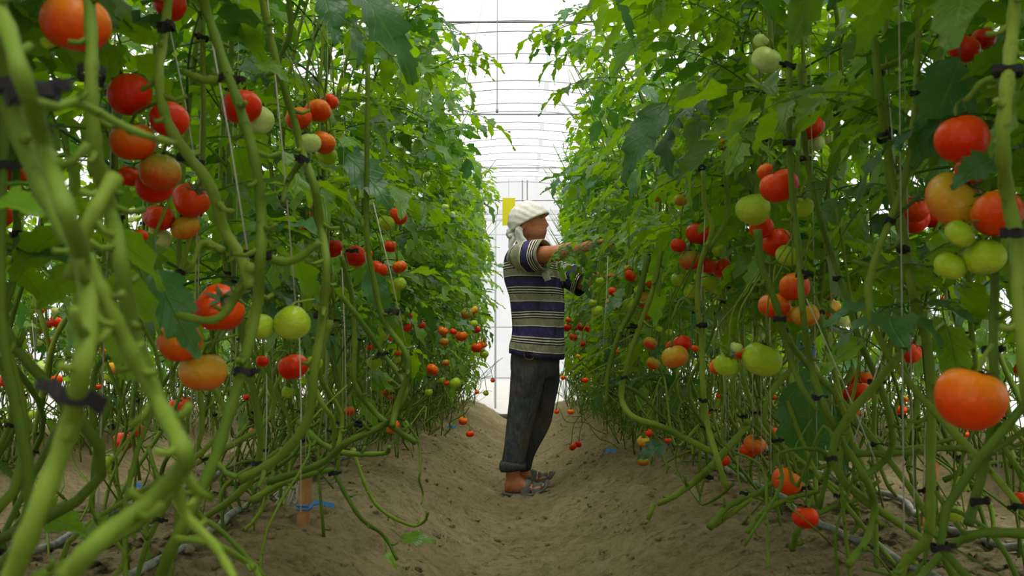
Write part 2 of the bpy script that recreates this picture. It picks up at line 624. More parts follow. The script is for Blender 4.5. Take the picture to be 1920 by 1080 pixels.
# wooden stakes
def stake(px1, py1, px2, py2, Y, wd, label, ribbon=None):
    a, b = at(px1, py1, Y), at(px2, py2, Y)
    r = thing('wooden_stake', label, 'stake', b)
    d = (a - b)
    e = b - d.normalized() * 0.08
    V = []
    for q, s in ((e, 1.0), (b, 1.0), (a - d * 0.02, 1.0), (a, 0.8)):
        for i, j in ((-1, -1), (1, -1), (1, 1), (-1, 1)):
            V.append(q + Vector((i * wd * s, j * wd * s * 0.7, 0)))
    Fc = [(k * 4 + i, k * 4 + (i + 1) % 4, k * 4 + 4 + (i + 1) % 4, k * 4 + 4 + i) for k in range(3) for i in range(4)] + [(12, 13, 14, 15), (3, 2, 1, 0)]
    link('post', mesh('post', V, Fc, False), M['wood'], r, r.location)
    if ribbon:
        c = b + d * ribbon
        V, Fc = [], []
        for dz in (-0.006, 0.006):
            loop = [c + Vector((i * wd * 1.08, j * wd * 0.8, dz)) for i, j in ((-1, -1), (1, -1), (1, 1), (-1, 1), (-1, -1))]
            tube(loop, 0.004, 6, V, Fc)
        q = c + Vector((wd, -wd, 0))
        for k in (0, 1):
            P = smooth_path([q, q + Vector((0.02, -0.005, 0.012 + 0.006 * k)), q + Vector((0.05, -0.01, 0.016)), q + Vector((0.075 + 0.01 * k, -0.01, 0.008))], 4)
            b0 = len(V)
            for s in P:
                V.append(Vector(s) + Vector((0, 0.002, 0.006)))
                V.append(Vector(s) + Vector((0, -0.002, -0.006)))
            for s in range(len(P) - 1):
                Fc.append((b0 + 2 * s, b0 + 2 * s + 1, b0 + 2 * s + 3, b0 + 2 * s + 2))
        link('ribbon', mesh('ribbon', V, Fc), M['blue'], r, r.location)
    return r


stake(574, 893, 568, 992, 3.28, 0.019, 'short pale wooden stake tied with blue ribbon at the left ridge edge', 0.42)
stake(1754, 852, 1735, 990, 3.3, 0.017, 'orange-brown wooden stake leaning behind the vines on the right ridge')
stake(1362, 905, 1360, 950, 3.95, 0.012, 'small wooden stake stub beside the drip hose on the right ridge')
for px, py, Y, lab in ((1145, 848, 5.6, 'blue ribbon scrap on the soil at foot of right row'), (846, 803, 7.6, 'blue ribbon scrap low in the far left row'), (263, 925, 4.0, 'blue ribbon scrap among the left foreground vines')):
    c = at(px, py, Y)
    if c.z < ground(c.x, c.y) + 0.01:
        c.z = ground(c.x, c.y) + 0.02
    V, Fc = [], []
    P = smooth_path([c + Vector((-0.03, 0, 0)), c + Vector((-0.01, 0.01, 0.015)), c + Vector((0.01, -0.01, 0.005)), c + Vector((0.035, 0, 0.012))], 4)
    for s in P:
        V.append(Vector(s) + Vector((0, 0.003, 0.009)))
        V.append(Vector(s) + Vector((0, -0.003, -0.009)))
        if len(V) > 2:
            n = len(V)
            Fc.append((n - 4, n - 3, n - 1, n - 2))
    tag(link('blue_ribbon', mesh('blue_ribbon', V, Fc), M['blue']), lab, 'ribbon')
# white twine knot by the left stake
RT = random.Random(3)
c = at(540, 925, 3.35)
V, Fc = [], []
for i in range(7):
    P = [c + Vector((RT.uniform(-0.045, 0.045), RT.uniform(-0.03, 0.03), RT.uniform(-0.04, 0.05))) for _ in range(5)]
    tube(smooth_path(P, 5), 0.004, 5, V, Fc)
tag(link('twine_tangle', mesh('twine_tangle', V, Fc), M['string']), 'tangle of white twine beside the blue-ribboned stake', 'twine')


# ---------------------------------------------------------------- people
MY = 5.87
K = MY / F


def Wp(px, py, dy=0.0):
    return at(px, py, MY) + Vector((0, dy, 0))


def skin_material():
    k = NT('tanned_skin')
    co = k.coord()
    a = k.n('Attribute', _attribute_name='tone')
    c = k.ramp(k.noise(co, 14, 3), [(0.3, srgb(168, 98, 62)), (0.7, srgb(196, 126, 86))])
    c = k.mix(k.n('SeparateColor', Color=a.outputs['Color']).outputs[0], c, srgb(70, 46, 38))
    c = k.mix(k.n('SeparateColor', Color=a.outputs['Color']).outputs[1], c, srgb(140, 66, 56))
    k.base(c)
    k.p.inputs['Roughness'].default_value = 0.5
    k.p.inputs['Specular IOR Level'].default_value = 0.4
    k.bump(k.noise(co, 160, 3), 0.12, 0.002)
    return k.m


M['skin'] = skin_material()
M['cloth_white'] = plain('white_head_cloth', srgb(226, 222, 214), 0.85, 0.08, 30, 0.2, 0.5)
M['sandal'] = plain('grey_rubber_sandal', srgb(92, 92, 84), 0.6, 0.15, 30, 0.4, 0.2)
M['dark'] = plain('near_black', srgb(26, 20, 18), 0.6, 0.1, 30)
M['eyewhite'] = plain('eye_white', srgb(140, 122, 108), 0.3, 0.02, 30)


def stripe_material():
    k = NT('striped_polo_cloth')
    uv = k.coord('UV')
    sep = k.n('SeparateXYZ', Vector=uv)
    wob = k.n('Math', _operation='MULTIPLY_ADD', i0=k.noise(k.coord(), 9, 2), i1=0.02, i2=sep.outputs[1]).outputs[0]
    fr = k.n('Math', _operation='FRACT', i0=wob).outputs[0]
    navy, cream, dk, grey = srgb(62, 58, 104), srgb(222, 214, 192), srgb(36, 28, 38), srgb(150, 148, 124)
    c = k.ramp(fr, [(0.0, navy), (0.34, cream), (0.385, dk), (0.44, cream), (0.49, dk), (0.545, cream), (0.585, dk), (0.63, grey), (0.90, cream), (0.935, dk), (0.975, navy)], 'CONSTANT')
    k.base(k.mix(k.n('MapRange', Value=k.noise(k.coord(), 6, 4), i1=0.4, i2=0.7, i4=0.14).outputs[0], c, srgb(110, 100, 90)))
    k.p.inputs['Roughness'].default_value = 0.9
    k.p.inputs['Specular IOR Level'].default_value = 0.15
    mp = k.n('Mapping', Vector=k.coord(), Scale=(16, 16, 7), Rotation=(0.3, 0.5, 0))
    k.bump(k.noise(mp.outputs[0], 1.0, 4, 0.5), 1.0, 0.05)
    return k.m


M['stripe'] = stripe_material()


def trouser_material(name, a, b, dirt):
    k = NT(name)
    co = k.coord()
    c = k.ramp(k.noise(co, 7, 5), [(0.3, a), (0.7, b)])
    c = k.mix(k.n('MapRange', Value=k.noise(co, 4.5, 3), i1=0.52, i2=0.68, i4=0.55).outputs[0], c, dirt)
    k.base(c)
    k.p.inputs['Roughness'].default_value = 0.85
    k.p.inputs['Specular IOR Level'].default_value = 0.2
    mp = k.n('Mapping', Vector=co, Scale=(16, 16, 5))
    k.bump(k.noise(mp.outputs[0], 1.0, 4), 1.0, 0.06)
    return k.m


M['trouser'] = trouser_material('worn_grey_trousers', srgb(56, 60, 64), srgb(78, 80, 80), srgb(104, 86, 62))
M['jeans'] = trouser_material('blue_jeans', srgb(32, 52, 96), srgb(52, 78, 130), srgb(60, 84, 130))

HP = [  # py, front, back, half width, brow/nose/lip bump (pixels)
    (379.5, 1000, 988, 4, 0), (382, 1009, 978, 11, 0), (386, 1016, 970, 17, 0), (391, 1020, 965, 21, 0), (396, 1022, 962, 23.5, 0.5),
    (400, 1022.5, 960.5, 24.5, 2.2), (403, 1022.5, 960, 24.5, 3.0), (406, 1022, 960, 24.5, 1.4), (409, 1021.5, 960, 24.5, 1.2), (412, 1021.5, 960, 24.5, 2.6),
    (415, 1021.5, 961, 24.5, 4.6), (418, 1021.5, 961, 24, 6.6), (421, 1021.5, 962, 23.5, 8.6), (423.5, 1021.5, 963, 23, 9.4), (426, 1021.3, 965, 22.5, 7.0),
    (428.5, 1021.3, 967, 22, 3.6), (431, 1021.3, 969, 21.7, 4.4), (433.5, 1021.2, 971, 21.3, 5.4), (435.5, 1021, 973, 21, 3.8), (438, 1020.5, 975, 20.5, 5.2),
    (441, 1020, 978, 20, 3.2), (444.5, 1019.5, 981, 19, 3.6), (448, 1018, 985, 17.5, 4.0), (452, 1014, 989, 15, 3.5), (455.5, 1007, 994, 10, 2.0), (457, 1003, 997, 5, 0)]


def head_points(hx=993.0, n=44):
    """closed rings in head-local pixels: x forward, y left, z up, origin between the ears"""
    rings = []
    for py, xf, xb, hw, bump in HP:
        z = 415 - py
        c, a = (xf + xb) / 2, (xf - xb) / 2
        r = []
        for i in range(n):
            t = 2 * math.pi * i / n
            tt = (t + math.pi) % (2 * math.pi) - math.pi
            x = c - hx + a * math.cos(t)
            y = hw * math.sin(t) * (1 - 0.10 * max(0, math.cos(t)))
            nose = 412 < py < 427
            wd = 0.17 if nose else 0.42
            x += bump * math.exp(-(tt / wd) ** 2)
            if nose and py > 419:
                x += 2.2 * math.exp(-((abs(tt) - 0.3) / 0.12) ** 2)
            # eye sockets and cheekbones
            x -= 2.6 * math.exp(-((abs(tt) - 0.5) / 0.2) ** 2 - ((py - 408) / 4.0) ** 2)
            y += math.copysign(1.5, math.sin(t)) * math.exp(-((abs(tt) - 0.95) / 0.3) ** 2 - ((py - 418) / 6.0) ** 2)
            r.append((x, y, z))
        rings.append(r)
    return rings


def head_to_world(c, yaw, s, tilt=0.0):
    R = Matrix.Rotation(yaw, 3, 'Z') @ Matrix.Rotation(tilt, 3, 'Y')
    return lambda p: Vector(c) + R @ (Vector(p) * s)


def limb(P, R, V, Fc, n=16, sub=5):
    Q = smooth_path([tuple(p) + (r,) for p, r in zip(P, R)], sub)
    tube([q[:3] for q in Q], [q[3] for q in Q], n, V, Fc)


def hand(wr, d, nrm, V, Fc, curl=0.5, s=1.0, thumb=1):
    """palm, four unequal bent fingers and a thumb from the side of the palm"""
    d, nrm = Vector(d).normalized(), Vector(nrm)
    nrm = (nrm - d * nrm.dot(d)).normalized()
    sd_ = d.cross(nrm) * thumb
    rings = []
    for t, wdt, th in ((-0.02, 0.026, 0.020), (0.015, 0.031, 0.018), (0.05, 0.038, 0.016), (0.08, 0.040, 0.015), (0.095, 0.036, 0.011)):
        rings.append([wr + (d * t + sd_ * wdt * math.cos(a) + nrm * th * math.sin(a)) * s for a in [2 * math.pi * i / 14 for i in range(14)]])
    loft(rings, V, Fc)
    for i, L in enumerate((0.072, 0.080, 0.074, 0.058)):
        q = wr + (d * 0.085 + sd_ * (0.028 - 0.0185 * i)) * s
        dd = (d + sd_ * (0.12 - 0.09 * i)).normalized()
        P = [q - dd * 0.02 * s, q]
        ang = 0
        for k in range(3):
            ang += curl * (0.6, 1.0, 0.7)[k]
            seg = L * (0.45, 0.32, 0.26)[k] * s
            P.append(P[-1] + (dd * math.cos(ang) - nrm * math.sin(ang)) * seg)
        tube(P, [0.0092 * s, 0.0088 * s, 0.0084 * s, 0.0078 * s, 0.0058 * s], 8, V, Fc)
    q = wr + (d * 0.022 + sd_ * 0.022) * s
    td = (d * 0.6 + sd_ * 0.75 - nrm * 0.35).normalized()
    P = [q, q + td * 0.035 * s, q + (td * 0.9 + d * 0.35).normalized() * 0.068 * s, q + (td * 0.6 + d * 0.7).normalized() * 0.094 * s]
    tube(P, [0.015 * s, 0.0115 * s, 0.0098 * s, 0.0068 * s], 8, V, Fc)


def uvloft(rings, vcoord, closed_ends=False):
    V, Fc = loft(rings, cap=closed_ends)
    m = len(rings[0])
    uv = []
    for i, r in enumerate(rings):
        for k in range(m):
            uv.append((k / m, vcoord[i] if not hasattr(vcoord[i], '__len__') else vcoord[i][k]))
    return V, Fc, uv


def wrinkle(V, amp, sc=(9, 9, 4), seed=0.0):
    for i, v in enumerate(V):
        n = noise.noise_vector(Vector((v.x * sc[0] + seed, v.y * sc[1], v.z * sc[2])))
        V[i] = v + Vector((n.x, n.y, n.z * 0.3)) * amp


def tone_head(me, inv, s):
    ca = me.color_attributes.new('tone', 'FLOAT_COLOR', 'POINT')
    for i, v in enumerate(me.vertices):
        p = inv(v.co)
        x, y, z = p.x, p.y, p.z
        beard = lips = 0.0
        if -46 < z < 2 and abs(y) < 30 and abs(x) < 45:
            jaw = (-16 - z) / 12 * max(0, min(1, (x + 10) / 12))
            beard = max(0, min(1, jaw)) * 0.6
            beard = max(beard, 0.32 * math.exp(-((z + 14.5) / 1.8) ** 2) * max(0, min(1, (x - 18) / 6)))
            lips = 0.8 * math.exp(-((z + 21) / 3.0) ** 2) * max(0, min(1, (x - 21) / 5)) * math.exp(-(y / 8) ** 4)
            beard *= 1 - lips
        if -46 < z and x > 22 and 5 < abs(y) < 16 and 10.5 < z < 14.0:
            beard = 0.85                        # eyebrow
        ca.data[i].color = (beard, lips, 0, 1)


# ---- the worker in the furrow
man = thing('person', 'man in white head cloth, striped shirt and dark trousers standing in the furrow', 'person', Wp(985, 925))
YW = -0.45
HC = Wp(993, 415)
H2W = head_to_world(HC, -0.16, K)
V, Fc = [], []
loft([[H2W(p) for p in r] for r in reversed(head_points())], V, Fc)
for sgn in (-1, 1):          # ears
    rr = []
    for k in range(7):
        t = -1 + 2 * k / 6
        c = (-7 + 1.5 * t, sgn * 23.5, -9 + 9 * t)
        q = math.sqrt(max(0.02, 1 - t * t))
        rr.append([H2W((c[0] + 5.2 * q * math.cos(a), c[1] + sgn * 1.2 + 2.6 * q * math.sin(a), c[2])) for a in [2 * math.pi * i / 12 for i in range(12)]])
    loft(rr, V, Fc)
fx, fy = math.cos(YW), math.sin(YW)
limb([Wp(1000, 478), Wp(999, 462), Wp(999, 450), Wp(998, 438)], [0.075, 0.060, 0.057, 0.055], V, Fc, 18)
TORSO = [(470, 998, 36), (480, 996, 44), (500, 997, 49), (520, 999, 50), (545, 1003, 47), (575, 1007, 44), (610, 1009, 43), (640, 1008, 44), (655, 1005, 38), (690, 1003, 36), (705, 1003, 28)]
loft([ell(Wp(c, y), w / 1.1 * K, 1.45 * w / 1.1 * K, YW, 24) for y, c, w in TORSO], V, Fc)
NS, NE, NW = Wp(974, 488, -0.17), Wp(1043, 485, -0.33), Wp(1100, 468, -0.22)
FS, FE, FW = Wp(1022, 490, 0.15), Wp(1090, 529, 0.02), Wp(1122, 514, 0.14)
limb([NS, NS.lerp(NE, 0.5), NE, NE.lerp(NW, 0.35), NW], [0.062, 0.052, 0.046, 0.046, 0.029], V, Fc)
limb([FS, FS.lerp(FE, 0.5), FE, FE.lerp(FW, 0.35), FW], [0.062, 0.052, 0.044, 0.044, 0.029], V, Fc)
hand(NW, (0.9, 0.25, 0.25), (-0.1, 0.3, 0.9), V, Fc, 0.55, 1.0, 1)
hand(FW, (0.85, -0.1, 0.15), (-0.1, -0.5, 0.8), V, Fc, 0.6, 1.0, -1)
NL = [(995, 668, -0.06, 34), (990, 695, -0.08, 33), (984, 735, -0.08, 29), (978, 765, -0.08, 26.5), (973, 800, -0.08, 24), (968, 834, -0.08, 22), (963, 858, -0.08, 21.5), (962, 868, -0.08, 22.5)]
FL = [(1016, 668, 0.06, 34), (1018, 700, 0.08, 32), (1018, 740, 0.09, 28), (1013, 775, 0.10, 25), (1004, 807, 0.11, 22.5), (992, 834, 0.12, 19.5), (984, 857, 0.13, 17.5), (978, 880, 0.14, 17.5)]
limb([Wp(x, y, d) for x, y, d, r in NL] + [Wp(961, 905, -0.08)], [r * 0.62 * K for x, y, d, r in NL] + [0.036], V, Fc)
limb([Wp(x, y, d) for x, y, d, r in FL] + [Wp(972, 902, 0.14)], [r * 0.66 * K for x, y, d, r in FL] + [0.036], V, Fc)
for ox, oy, dy, sc in ((0, 0, -0.085, 1.0), (12, -9, 0.14, 0.92)):
    rr = []
    for px, pb, pt, hw in ((946, 918, 904, 0.018), (950, 920, 893, 0.030), (960, 921.5, 884, 0.035), (972, 922, 886, 0.036), (985, 922, 897, 0.039), (1000, 920, 905, 0.043), (1012, 915, 904, 0.042), (1020, 910, 902, 0.032)):
        c0, c1 = Wp(px + ox, pb + oy, dy), Wp(px + ox, pt + oy, dy)
        cz, hz = (c0.z + c1.z) / 2, (c1.z - c0.z) / 2
        rr.append([Vector((c0.x, c0.y + hw * math.cos(a), cz + hz * math.sin(a))) for a in [2 * math.pi * i / 16 for i in range(16)]])
    loft(rr, V, Fc)
body = fuse('body', V, Fc, 0.0052, 2)
Rinv = Matrix.Rotation(-0.16, 3, 'Z').inverted()
tone_head(body, lambda co: (Rinv @ (co - HC)) / K, K)
link('body', body, M['skin'], man, man.location)
for sgn in (-1, 1):
    c = H2W((24.6, sgn * 11.2, 6.0))
    V, Fc = loft([[c + Vector((0.0085 * q * math.cos(a), 0.011 * q * math.sin(a), 0.0062 * t)) for a in [2 * math.pi * i / 12 for i in range(12)]] for t, q in [(math.sin(u), math.cos(u)) for u in (-1.4, -0.9, -0.45, 0, 0.45, 0.9, 1.4)]])
    eye = link('eye', mesh('eye', V, Fc), M['eyewhite'], man, man.location)
    c = H2W((26.2, sgn * 11.4, 6.0))
    V, Fc = loft([[c + Vector((0.0050 * q * math.cos(a), 0.0068 * q * math.sin(a), 0.0058 * t)) for a in [2 * math.pi * i / 10 for i in range(10)]] for t, q in [(math.sin(u), math.cos(u)) for u in (-1.4, -0.7, 0, 0.7, 1.4)]])
    link('iris', mesh('iris', V, Fc), M['dark'], eye)
    V, Fc = tube([H2W((27.8, sgn * 5.5, 11.3)), H2W((27.0, sgn * 10, 13.0)), H2W((23.5, sgn * 15.5, 12.3))], [0.0035, 0.0045, 0.0025], 6)
    link('eyebrow', mesh('eyebrow', V, Fc), M['dark'], man, man.location)
# head cloth: a tilted dome wrapped round the skull, folds running back to the knot
V, Fc = [], []
T = math.radians(-27)
rings = []
for i in range(15):
    ph = math.radians(2 + 93 * i / 14)
    r = []
    for k in range(56):
        t = 2 * math.pi * k / 56
        d = Vector((math.sin(ph) * math.cos(t), math.sin(ph) * math.sin(t), math.cos(ph)))
        d = Matrix.Rotation(T, 3, 'Y') @ d
        rad = 1 / math.sqrt((d.x / 40.5) ** 2 + (d.y / 30.5) ** 2 + (d.z / 40.5) ** 2)
        fold = 0.9 * math.sin(9 * d.x + 16 * d.z + 5 * d.y) + 0.8 * noise.noise(d * 5)
        edge = 0.8 if i >= 13 else 0
        r.append(H2W(Vector((-1.5, 0, -1)) + d * (rad + fold * min(1, i / 5) * 0.9 + edge)))
    rings.append(r)
for r in (0.985, 0.95):      # rolled hem going back under
    c = H2W((-2, 0, -1))
    rings.append([c + (p - c) * r for p in rings[14]])
V, Fc = loft(list(rings), V, Fc, cap=False)
scarf = link('head_cloth', mesh('head_cloth', V, Fc), M['cloth_white'], man, man.location)
V, Fc = [], []
RS = random.Random(11)
kn = H2W((-31, -3, -23))
for i in range(5):           # knot at the nape
    a = RS.uniform(0, 6.28)
    P = [kn + Vector((0.03 * math.cos(a + j * 1.3), 0.03 * math.sin(a + j * 1.3), 0.022 * math.sin(2.2 * j + a))) for j in range(6)]
    tube(smooth_path(P, 5), 0.013, 8, V, Fc)


def ribbon_loft(P, wd, th, V, Fc):
    Q = smooth_path([tuple(p) for p in P], 6)
    n = len(Q)
    rr = []
    for i, q in enumerate(Q):
        t = Vector(Q[min(i + 1, n - 1)]) - Vector(Q[max(0, i - 1)])
        t.normalize()
        s = t.cross(Vector((0.2, 1, 0.1))).normalized()
        u = t.cross(s)
        w_ = wd[0] + (wd[1] - wd[0]) * i / (n - 1)
        rr.append([Vector(q) + s * w_ * math.cos(a) + u * (th + 0.25 * w_ * math.cos(3 * a + i * 0.3)) * math.sin(a) for a in [2 * math.pi * k / 14 for k in range(14)]])
    loft(rr, V, Fc)


ribbon_loft([H2W((-32, -6, -24)), H2W((-37, -8, -33)), H2W((-38, -9, -46))], (0.010, 0.004), 0.005, V, Fc)
ribbon_loft([H2W((-28, -10, -22)), H2W((-29, -14, -34)), H2W((-34, -12, -46)), H2W((-30, -10, -56))], (0.018, 0.014), 0.007, V, Fc)
ribbon_loft([H2W((-14, -24, -12)), H2W((-17, -24, -22)), H2W((-14, -22, -36)), H2W((-9, -22, -44))], (0.020, 0.030), 0.007, V, Fc)
wrinkle(V, 0.004, (30, 30, 30))
link('knot', mesh('knot', V, Fc), M['cloth_white'], scarf, man.location)
V, Fc = [], []
rr = []                       # cloth lying round the neck and collar
for i in range(33):
    t = 2 * math.pi * i / 32
    c = Wp(1001, 463) + Vector((0.088 * math.cos(t), 0.10 * math.sin(t), -0.012 + 0.020 * math.sin(t * 3) * 0.3 - 0.022 * math.cos(t + 0.3)))
    o = Vector((math.cos(t), math.sin(t), 0))
    w_ = 0.030 + 0.006 * math.sin(5 * t)
    rr.append([c + o * w_ * 0.75 * math.cos(a) + Vector((0, 0, w_ * math.sin(a))) for a in [2 * math.pi * k / 12 for k in range(12)]])
loft(rr, V, Fc, cap=False)
ribbon_loft([Wp(1030, 470, -0.05), Wp(1044, 488, -0.16), Wp(1049, 512, -0.17), Wp(1055, 528, -0.15)], (0.020, 0.022), 0.008, V, Fc)
ribbon_loft([Wp(1028, 520, -0.19), Wp(1020, 518, -0.21), Wp(1026, 530, -0.2)], (0.016, 0.02), 0.008, V, Fc)
wrinkle(V, 0.006, (26, 26, 26))
link('neck_cloth', mesh('neck_cloth', V, Fc), M['cloth_white'], man, man.location)

# striped shirt
SH = [(461, 1001, 24), (464, 999, 32), (468, 997, 41), (474, 995.5, 47), (482, 995, 51), (492, 996, 54), (503, 997.5, 55.5), (515, 999, 56), (530, 1001, 55), (545, 1004, 53), (560, 1006.5, 51), (575, 1008, 50), (590, 1009, 49), (605, 1009.5, 48.5), (620, 1009.5, 48.5), (635, 1009, 49.5), (648, 1007.5, 51), (660, 1007, 51.5), (668, 1007, 51)]
rings, vc = [], []
for y, c, w_ in SH:
    rings.append(ell(Wp(c, y), w_ / 1.1 * K, 1.45 * w_ / 1.1 * K, YW, 40, -0.13 * max(0, (y - 600) / 60)))
    vc.append((y - 436) / 45.0)
rings.append(ell(Wp(1007, 666), 49 / 1.1 * K, 1.4 * 49 / 1.1 * K, YW, 40, -0.14))
vc.append(vc[-1])
V, Fc, uv = uvloft(rings, vc)
wrinkle(V, 0.014, (9, 9, 5))
for i, v in enumerate(V):      # long soft drapes gathering at the side seam
    a = (i % 40) / 40 * 2 * math.pi
    r = i // 40
    f = min(1, max(0, (r - 5) / 6)) * 0.006 * math.sin(7 * a + r * 0.35)
    V[i] = v + Vector((math.cos(a + YW), math.sin(a + YW), 0)) * f
shirt = link('shirt', mesh('shirt', V, Fc, True, uv), M['stripe'], man, man.location)


def sleeve(P, R, seed):
    Q = smooth_path([tuple(p) + (r,) for p, r in zip(P, R)], 6)
    n, m = len(Q), 28
    V, Fc = tube([q[:3] for q in Q], [q[3] for q in Q], m, cap=False)
    # turned-in hem
    b = len(V)
    c = Vector(Q[-1][:3])
    V.extend([c + (V[b - m + k] - c) * 0.9 for k in range(m)])
    c2 = Vector(Q[-4][:3])
    V.extend([c2 + (V[b - m + k] - c) * 0.86 for k in range(m)])
    for row in (0, 1):
        for k in range(m):
            a0, a1 = b - m + row * m + k, b - m + row * m + (k + 1) % m
            Fc.append((a0, a1, a1 + m, a0 + m))
    L = 0
    uv = []
    for i in range(n):
        if i:
            L += (Vector(Q[i][:3]) - Vector(Q[i - 1][:3])).length
        for k in range(m):
            uv.append((k / m, seed + L / 0.145))
    uv += [uv[-1]] * (2 * m)
    wrinkle(V, 0.013, (12, 12, 12), seed)
    return mesh('sleeve', V, Fc, True, uv)


link('sleeve', sleeve([Wp(968, 486, -0.12), NS.lerp(NE, 0.1), NS.lerp(NE, 0.35) + Vector((0, 0, 0.0)), NS.lerp(NE, 0.66)], [0.070, 0.088, 0.090, 0.090], 0.15), M['stripe'], shirt, man.location)
link('sleeve', sleeve([Wp(1022, 492, 0.14), FS.lerp(FE, 0.3), FS.lerp(FE, 0.7), FS.lerp(FE, 1.07)], [0.070, 0.080, 0.078, 0.082], 0.6), M['stripe'], shirt, man.location)
V, Fc = tube([Wp(1040, 482, -0.11), Wp(1046, 505, -0.12), Wp(1049, 530, -0.12)], [0.006, 0.006, 0.006], 6)
link('placket', mesh('placket', V, Fc), plain('dark_blue_placket', srgb(40, 38, 66)), shirt, man.location)

# trousers
V, Fc = [], []
loft([ell(Wp(c, y), w_ / 1.1 * K, 1.4 * w_ / 1.1 * K, YW, 28) for y, c, w_ in ((652, 1006, 44), (665, 1005, 47), (680, 1004, 47.5), (695, 1003, 46), (708, 1003, 38))], V, Fc)
limb([Wp(x, y, d) for x, y, d, r in NL], [r * K for x, y, d, r in NL], V, Fc, 22)
limb([Wp(x, y, d) for x, y, d, r in FL], [r * K for x, y, d, r in FL], V, Fc, 22)
tm = fuse('trousers', V, Fc, 0.008, 3)
for v in tm.vertices:
    n = noise.noise_vector(Vector((v.co.x * 11, v.co.y * 11, v.co.z * 6)))
    v.co += Vector((n.x, n.y, 0)) * 0.010
trs = link('trousers', tm, M['trouser'], man, man.location)
V, Fc = [], []
P = [Wp(962, 863, -0.08), Wp(961.5, 868, -0.08), Wp(961.5, 875, -0.08), Wp(962, 879, -0.08)]
tube(P, [0.073, 0.079, 0.078, 0.070], 26, V, Fc)
wrinkle(V, 0.006, (20, 20, 20))
link('trouser_cuff', mesh('trouser_cuff', V, Fc), M['trouser'], trs, man.location)
V, Fc = [], []
P = [Wp(978, 870, 0.14), Wp(977, 875, 0.14), Wp(976, 884, 0.14), Wp(976, 888, 0.14)]
tube(P, [0.058, 0.062, 0.061, 0.055], 26, V, Fc)
wrinkle(V, 0.006, (20, 20, 20))
link('trouser_cuff', mesh('trouser_cuff', V, Fc), M['trouser'], trs, man.location)
V, Fc = tube(smooth_path([Wp(982, 664, -0.20), Wp(985, 672, -0.195), Wp(995, 674, -0.19), Wp(1001, 668, -0.185)], 5), 0.004, 6)
link('pocket_seam', mesh('pocket_seam', V, Fc), M['trouser'], trs, man.location)

# sandals
def sandal(ox, oy, dy, label=None):
    V, Fc = [], []
    rr = []
    for px, pb, th, hw in ((942, 921, 3.0, 0.020), (946, 924, 5.5, 0.036), (960, 926.5, 6.0, 0.044), (980, 927, 6.0, 0.044), (1000, 925, 6.0, 0.052), (1014, 919, 6.0, 0.053), (1024, 910, 6.0, 0.046), (1030, 901, 4.5, 0.028)):
        c = Wp(px + ox, pb + oy, dy)
        t = th * K
        rr.append([c + Vector((0, hw * x, t * z)) for x, z in ((-1, 0.15), (-0.9, 0), (0.9, 0), (1, 0.15), (1, 0.9), (0.92, 1), (-0.92, 1), (-1, 0.9))])
    loft(rr, V, Fc)
    so = link('sandal', mesh('sandal', V, Fc), M['sandal'], man, man.location)
    V, Fc = [], []
    for spans in (((975, 923.5, 899), (983, 923.5, 894.5), (992, 922.5, 898)), ((995, 922, 899), (1003, 920.5, 902), (1013, 917, 900.5)), ((1016, 914, 899), (1020, 911, 897), (1023, 908, 896))):
        outer, inner = [], []
        for px, pb, pt in spans:
            c = Wp(px + ox, pb + oy, dy)
            h = (pb - pt) * K
            outer.append([c + Vector((0.012 * math.sin(a), 0.047 * math.cos(a), h * math.sin(a))) for a in [math.pi * k / 12 for k in range(13)]])
            inner.append([c + Vector((0.012 * math.sin(a), 0.043 * math.cos(a), (h - 0.005) * math.sin(a))) for a in [math.pi * k / 12 for k in range(13)]])
        b = len(V)
        for row in outer + inner[::-1]:
            V.extend(row)
        nr = 6
        for i in range(nr):
            for k in range(12):
                a0, a1 = b + i * 13 + k, b + ((i + 1) % nr) * 13 + k
                Fc.append((a0, a0 + 1, a1 + 1, a1))
    link('strap', mesh('strap', V, Fc), M['sandal'], so, man.location)


sandal(0, 0, -0.085)
sandal(12, -9, 0.14)

# ---- second worker, half hidden behind the right row
QX, QY = at(1500, 700, 8.05).x, 8.05
gz = ground(QX, QY)
p2 = thing('person', 'person in blue jeans and pale blue top, mostly hidden behind the right vines', 'person', (QX, QY, gz))
O = Vector((QX, QY, gz))
V, Fc = [], []
h2 = head_to_world(O + Vector((-0.06, 0, 1.60)), math.pi - 0.3, K * 0.98)
loft([[h2(p) for p in r] for r in reversed(head_points())], V, Fc)
limb([O + Vector((-0.01, 0, 1.36)), O + Vector((-0.03, 0, 1.46)), O + Vector((-0.045, 0, 1.54))], [0.07, 0.056, 0.054], V, Fc, 16)
TQ = [(1.40, 0.10, 0.15), (1.34, 0.12, 0.19), (1.2, 0.125, 0.19), (1.05, 0.115, 0.165), (0.95, 0.12, 0.17), (0.85, 0.12, 0.175), (0.80, 0.09, 0.15)]
loft([ell(O + Vector((0, 0, z)), a, b, 0, 24) for z, a, b in TQ], V, Fc)
SL = []
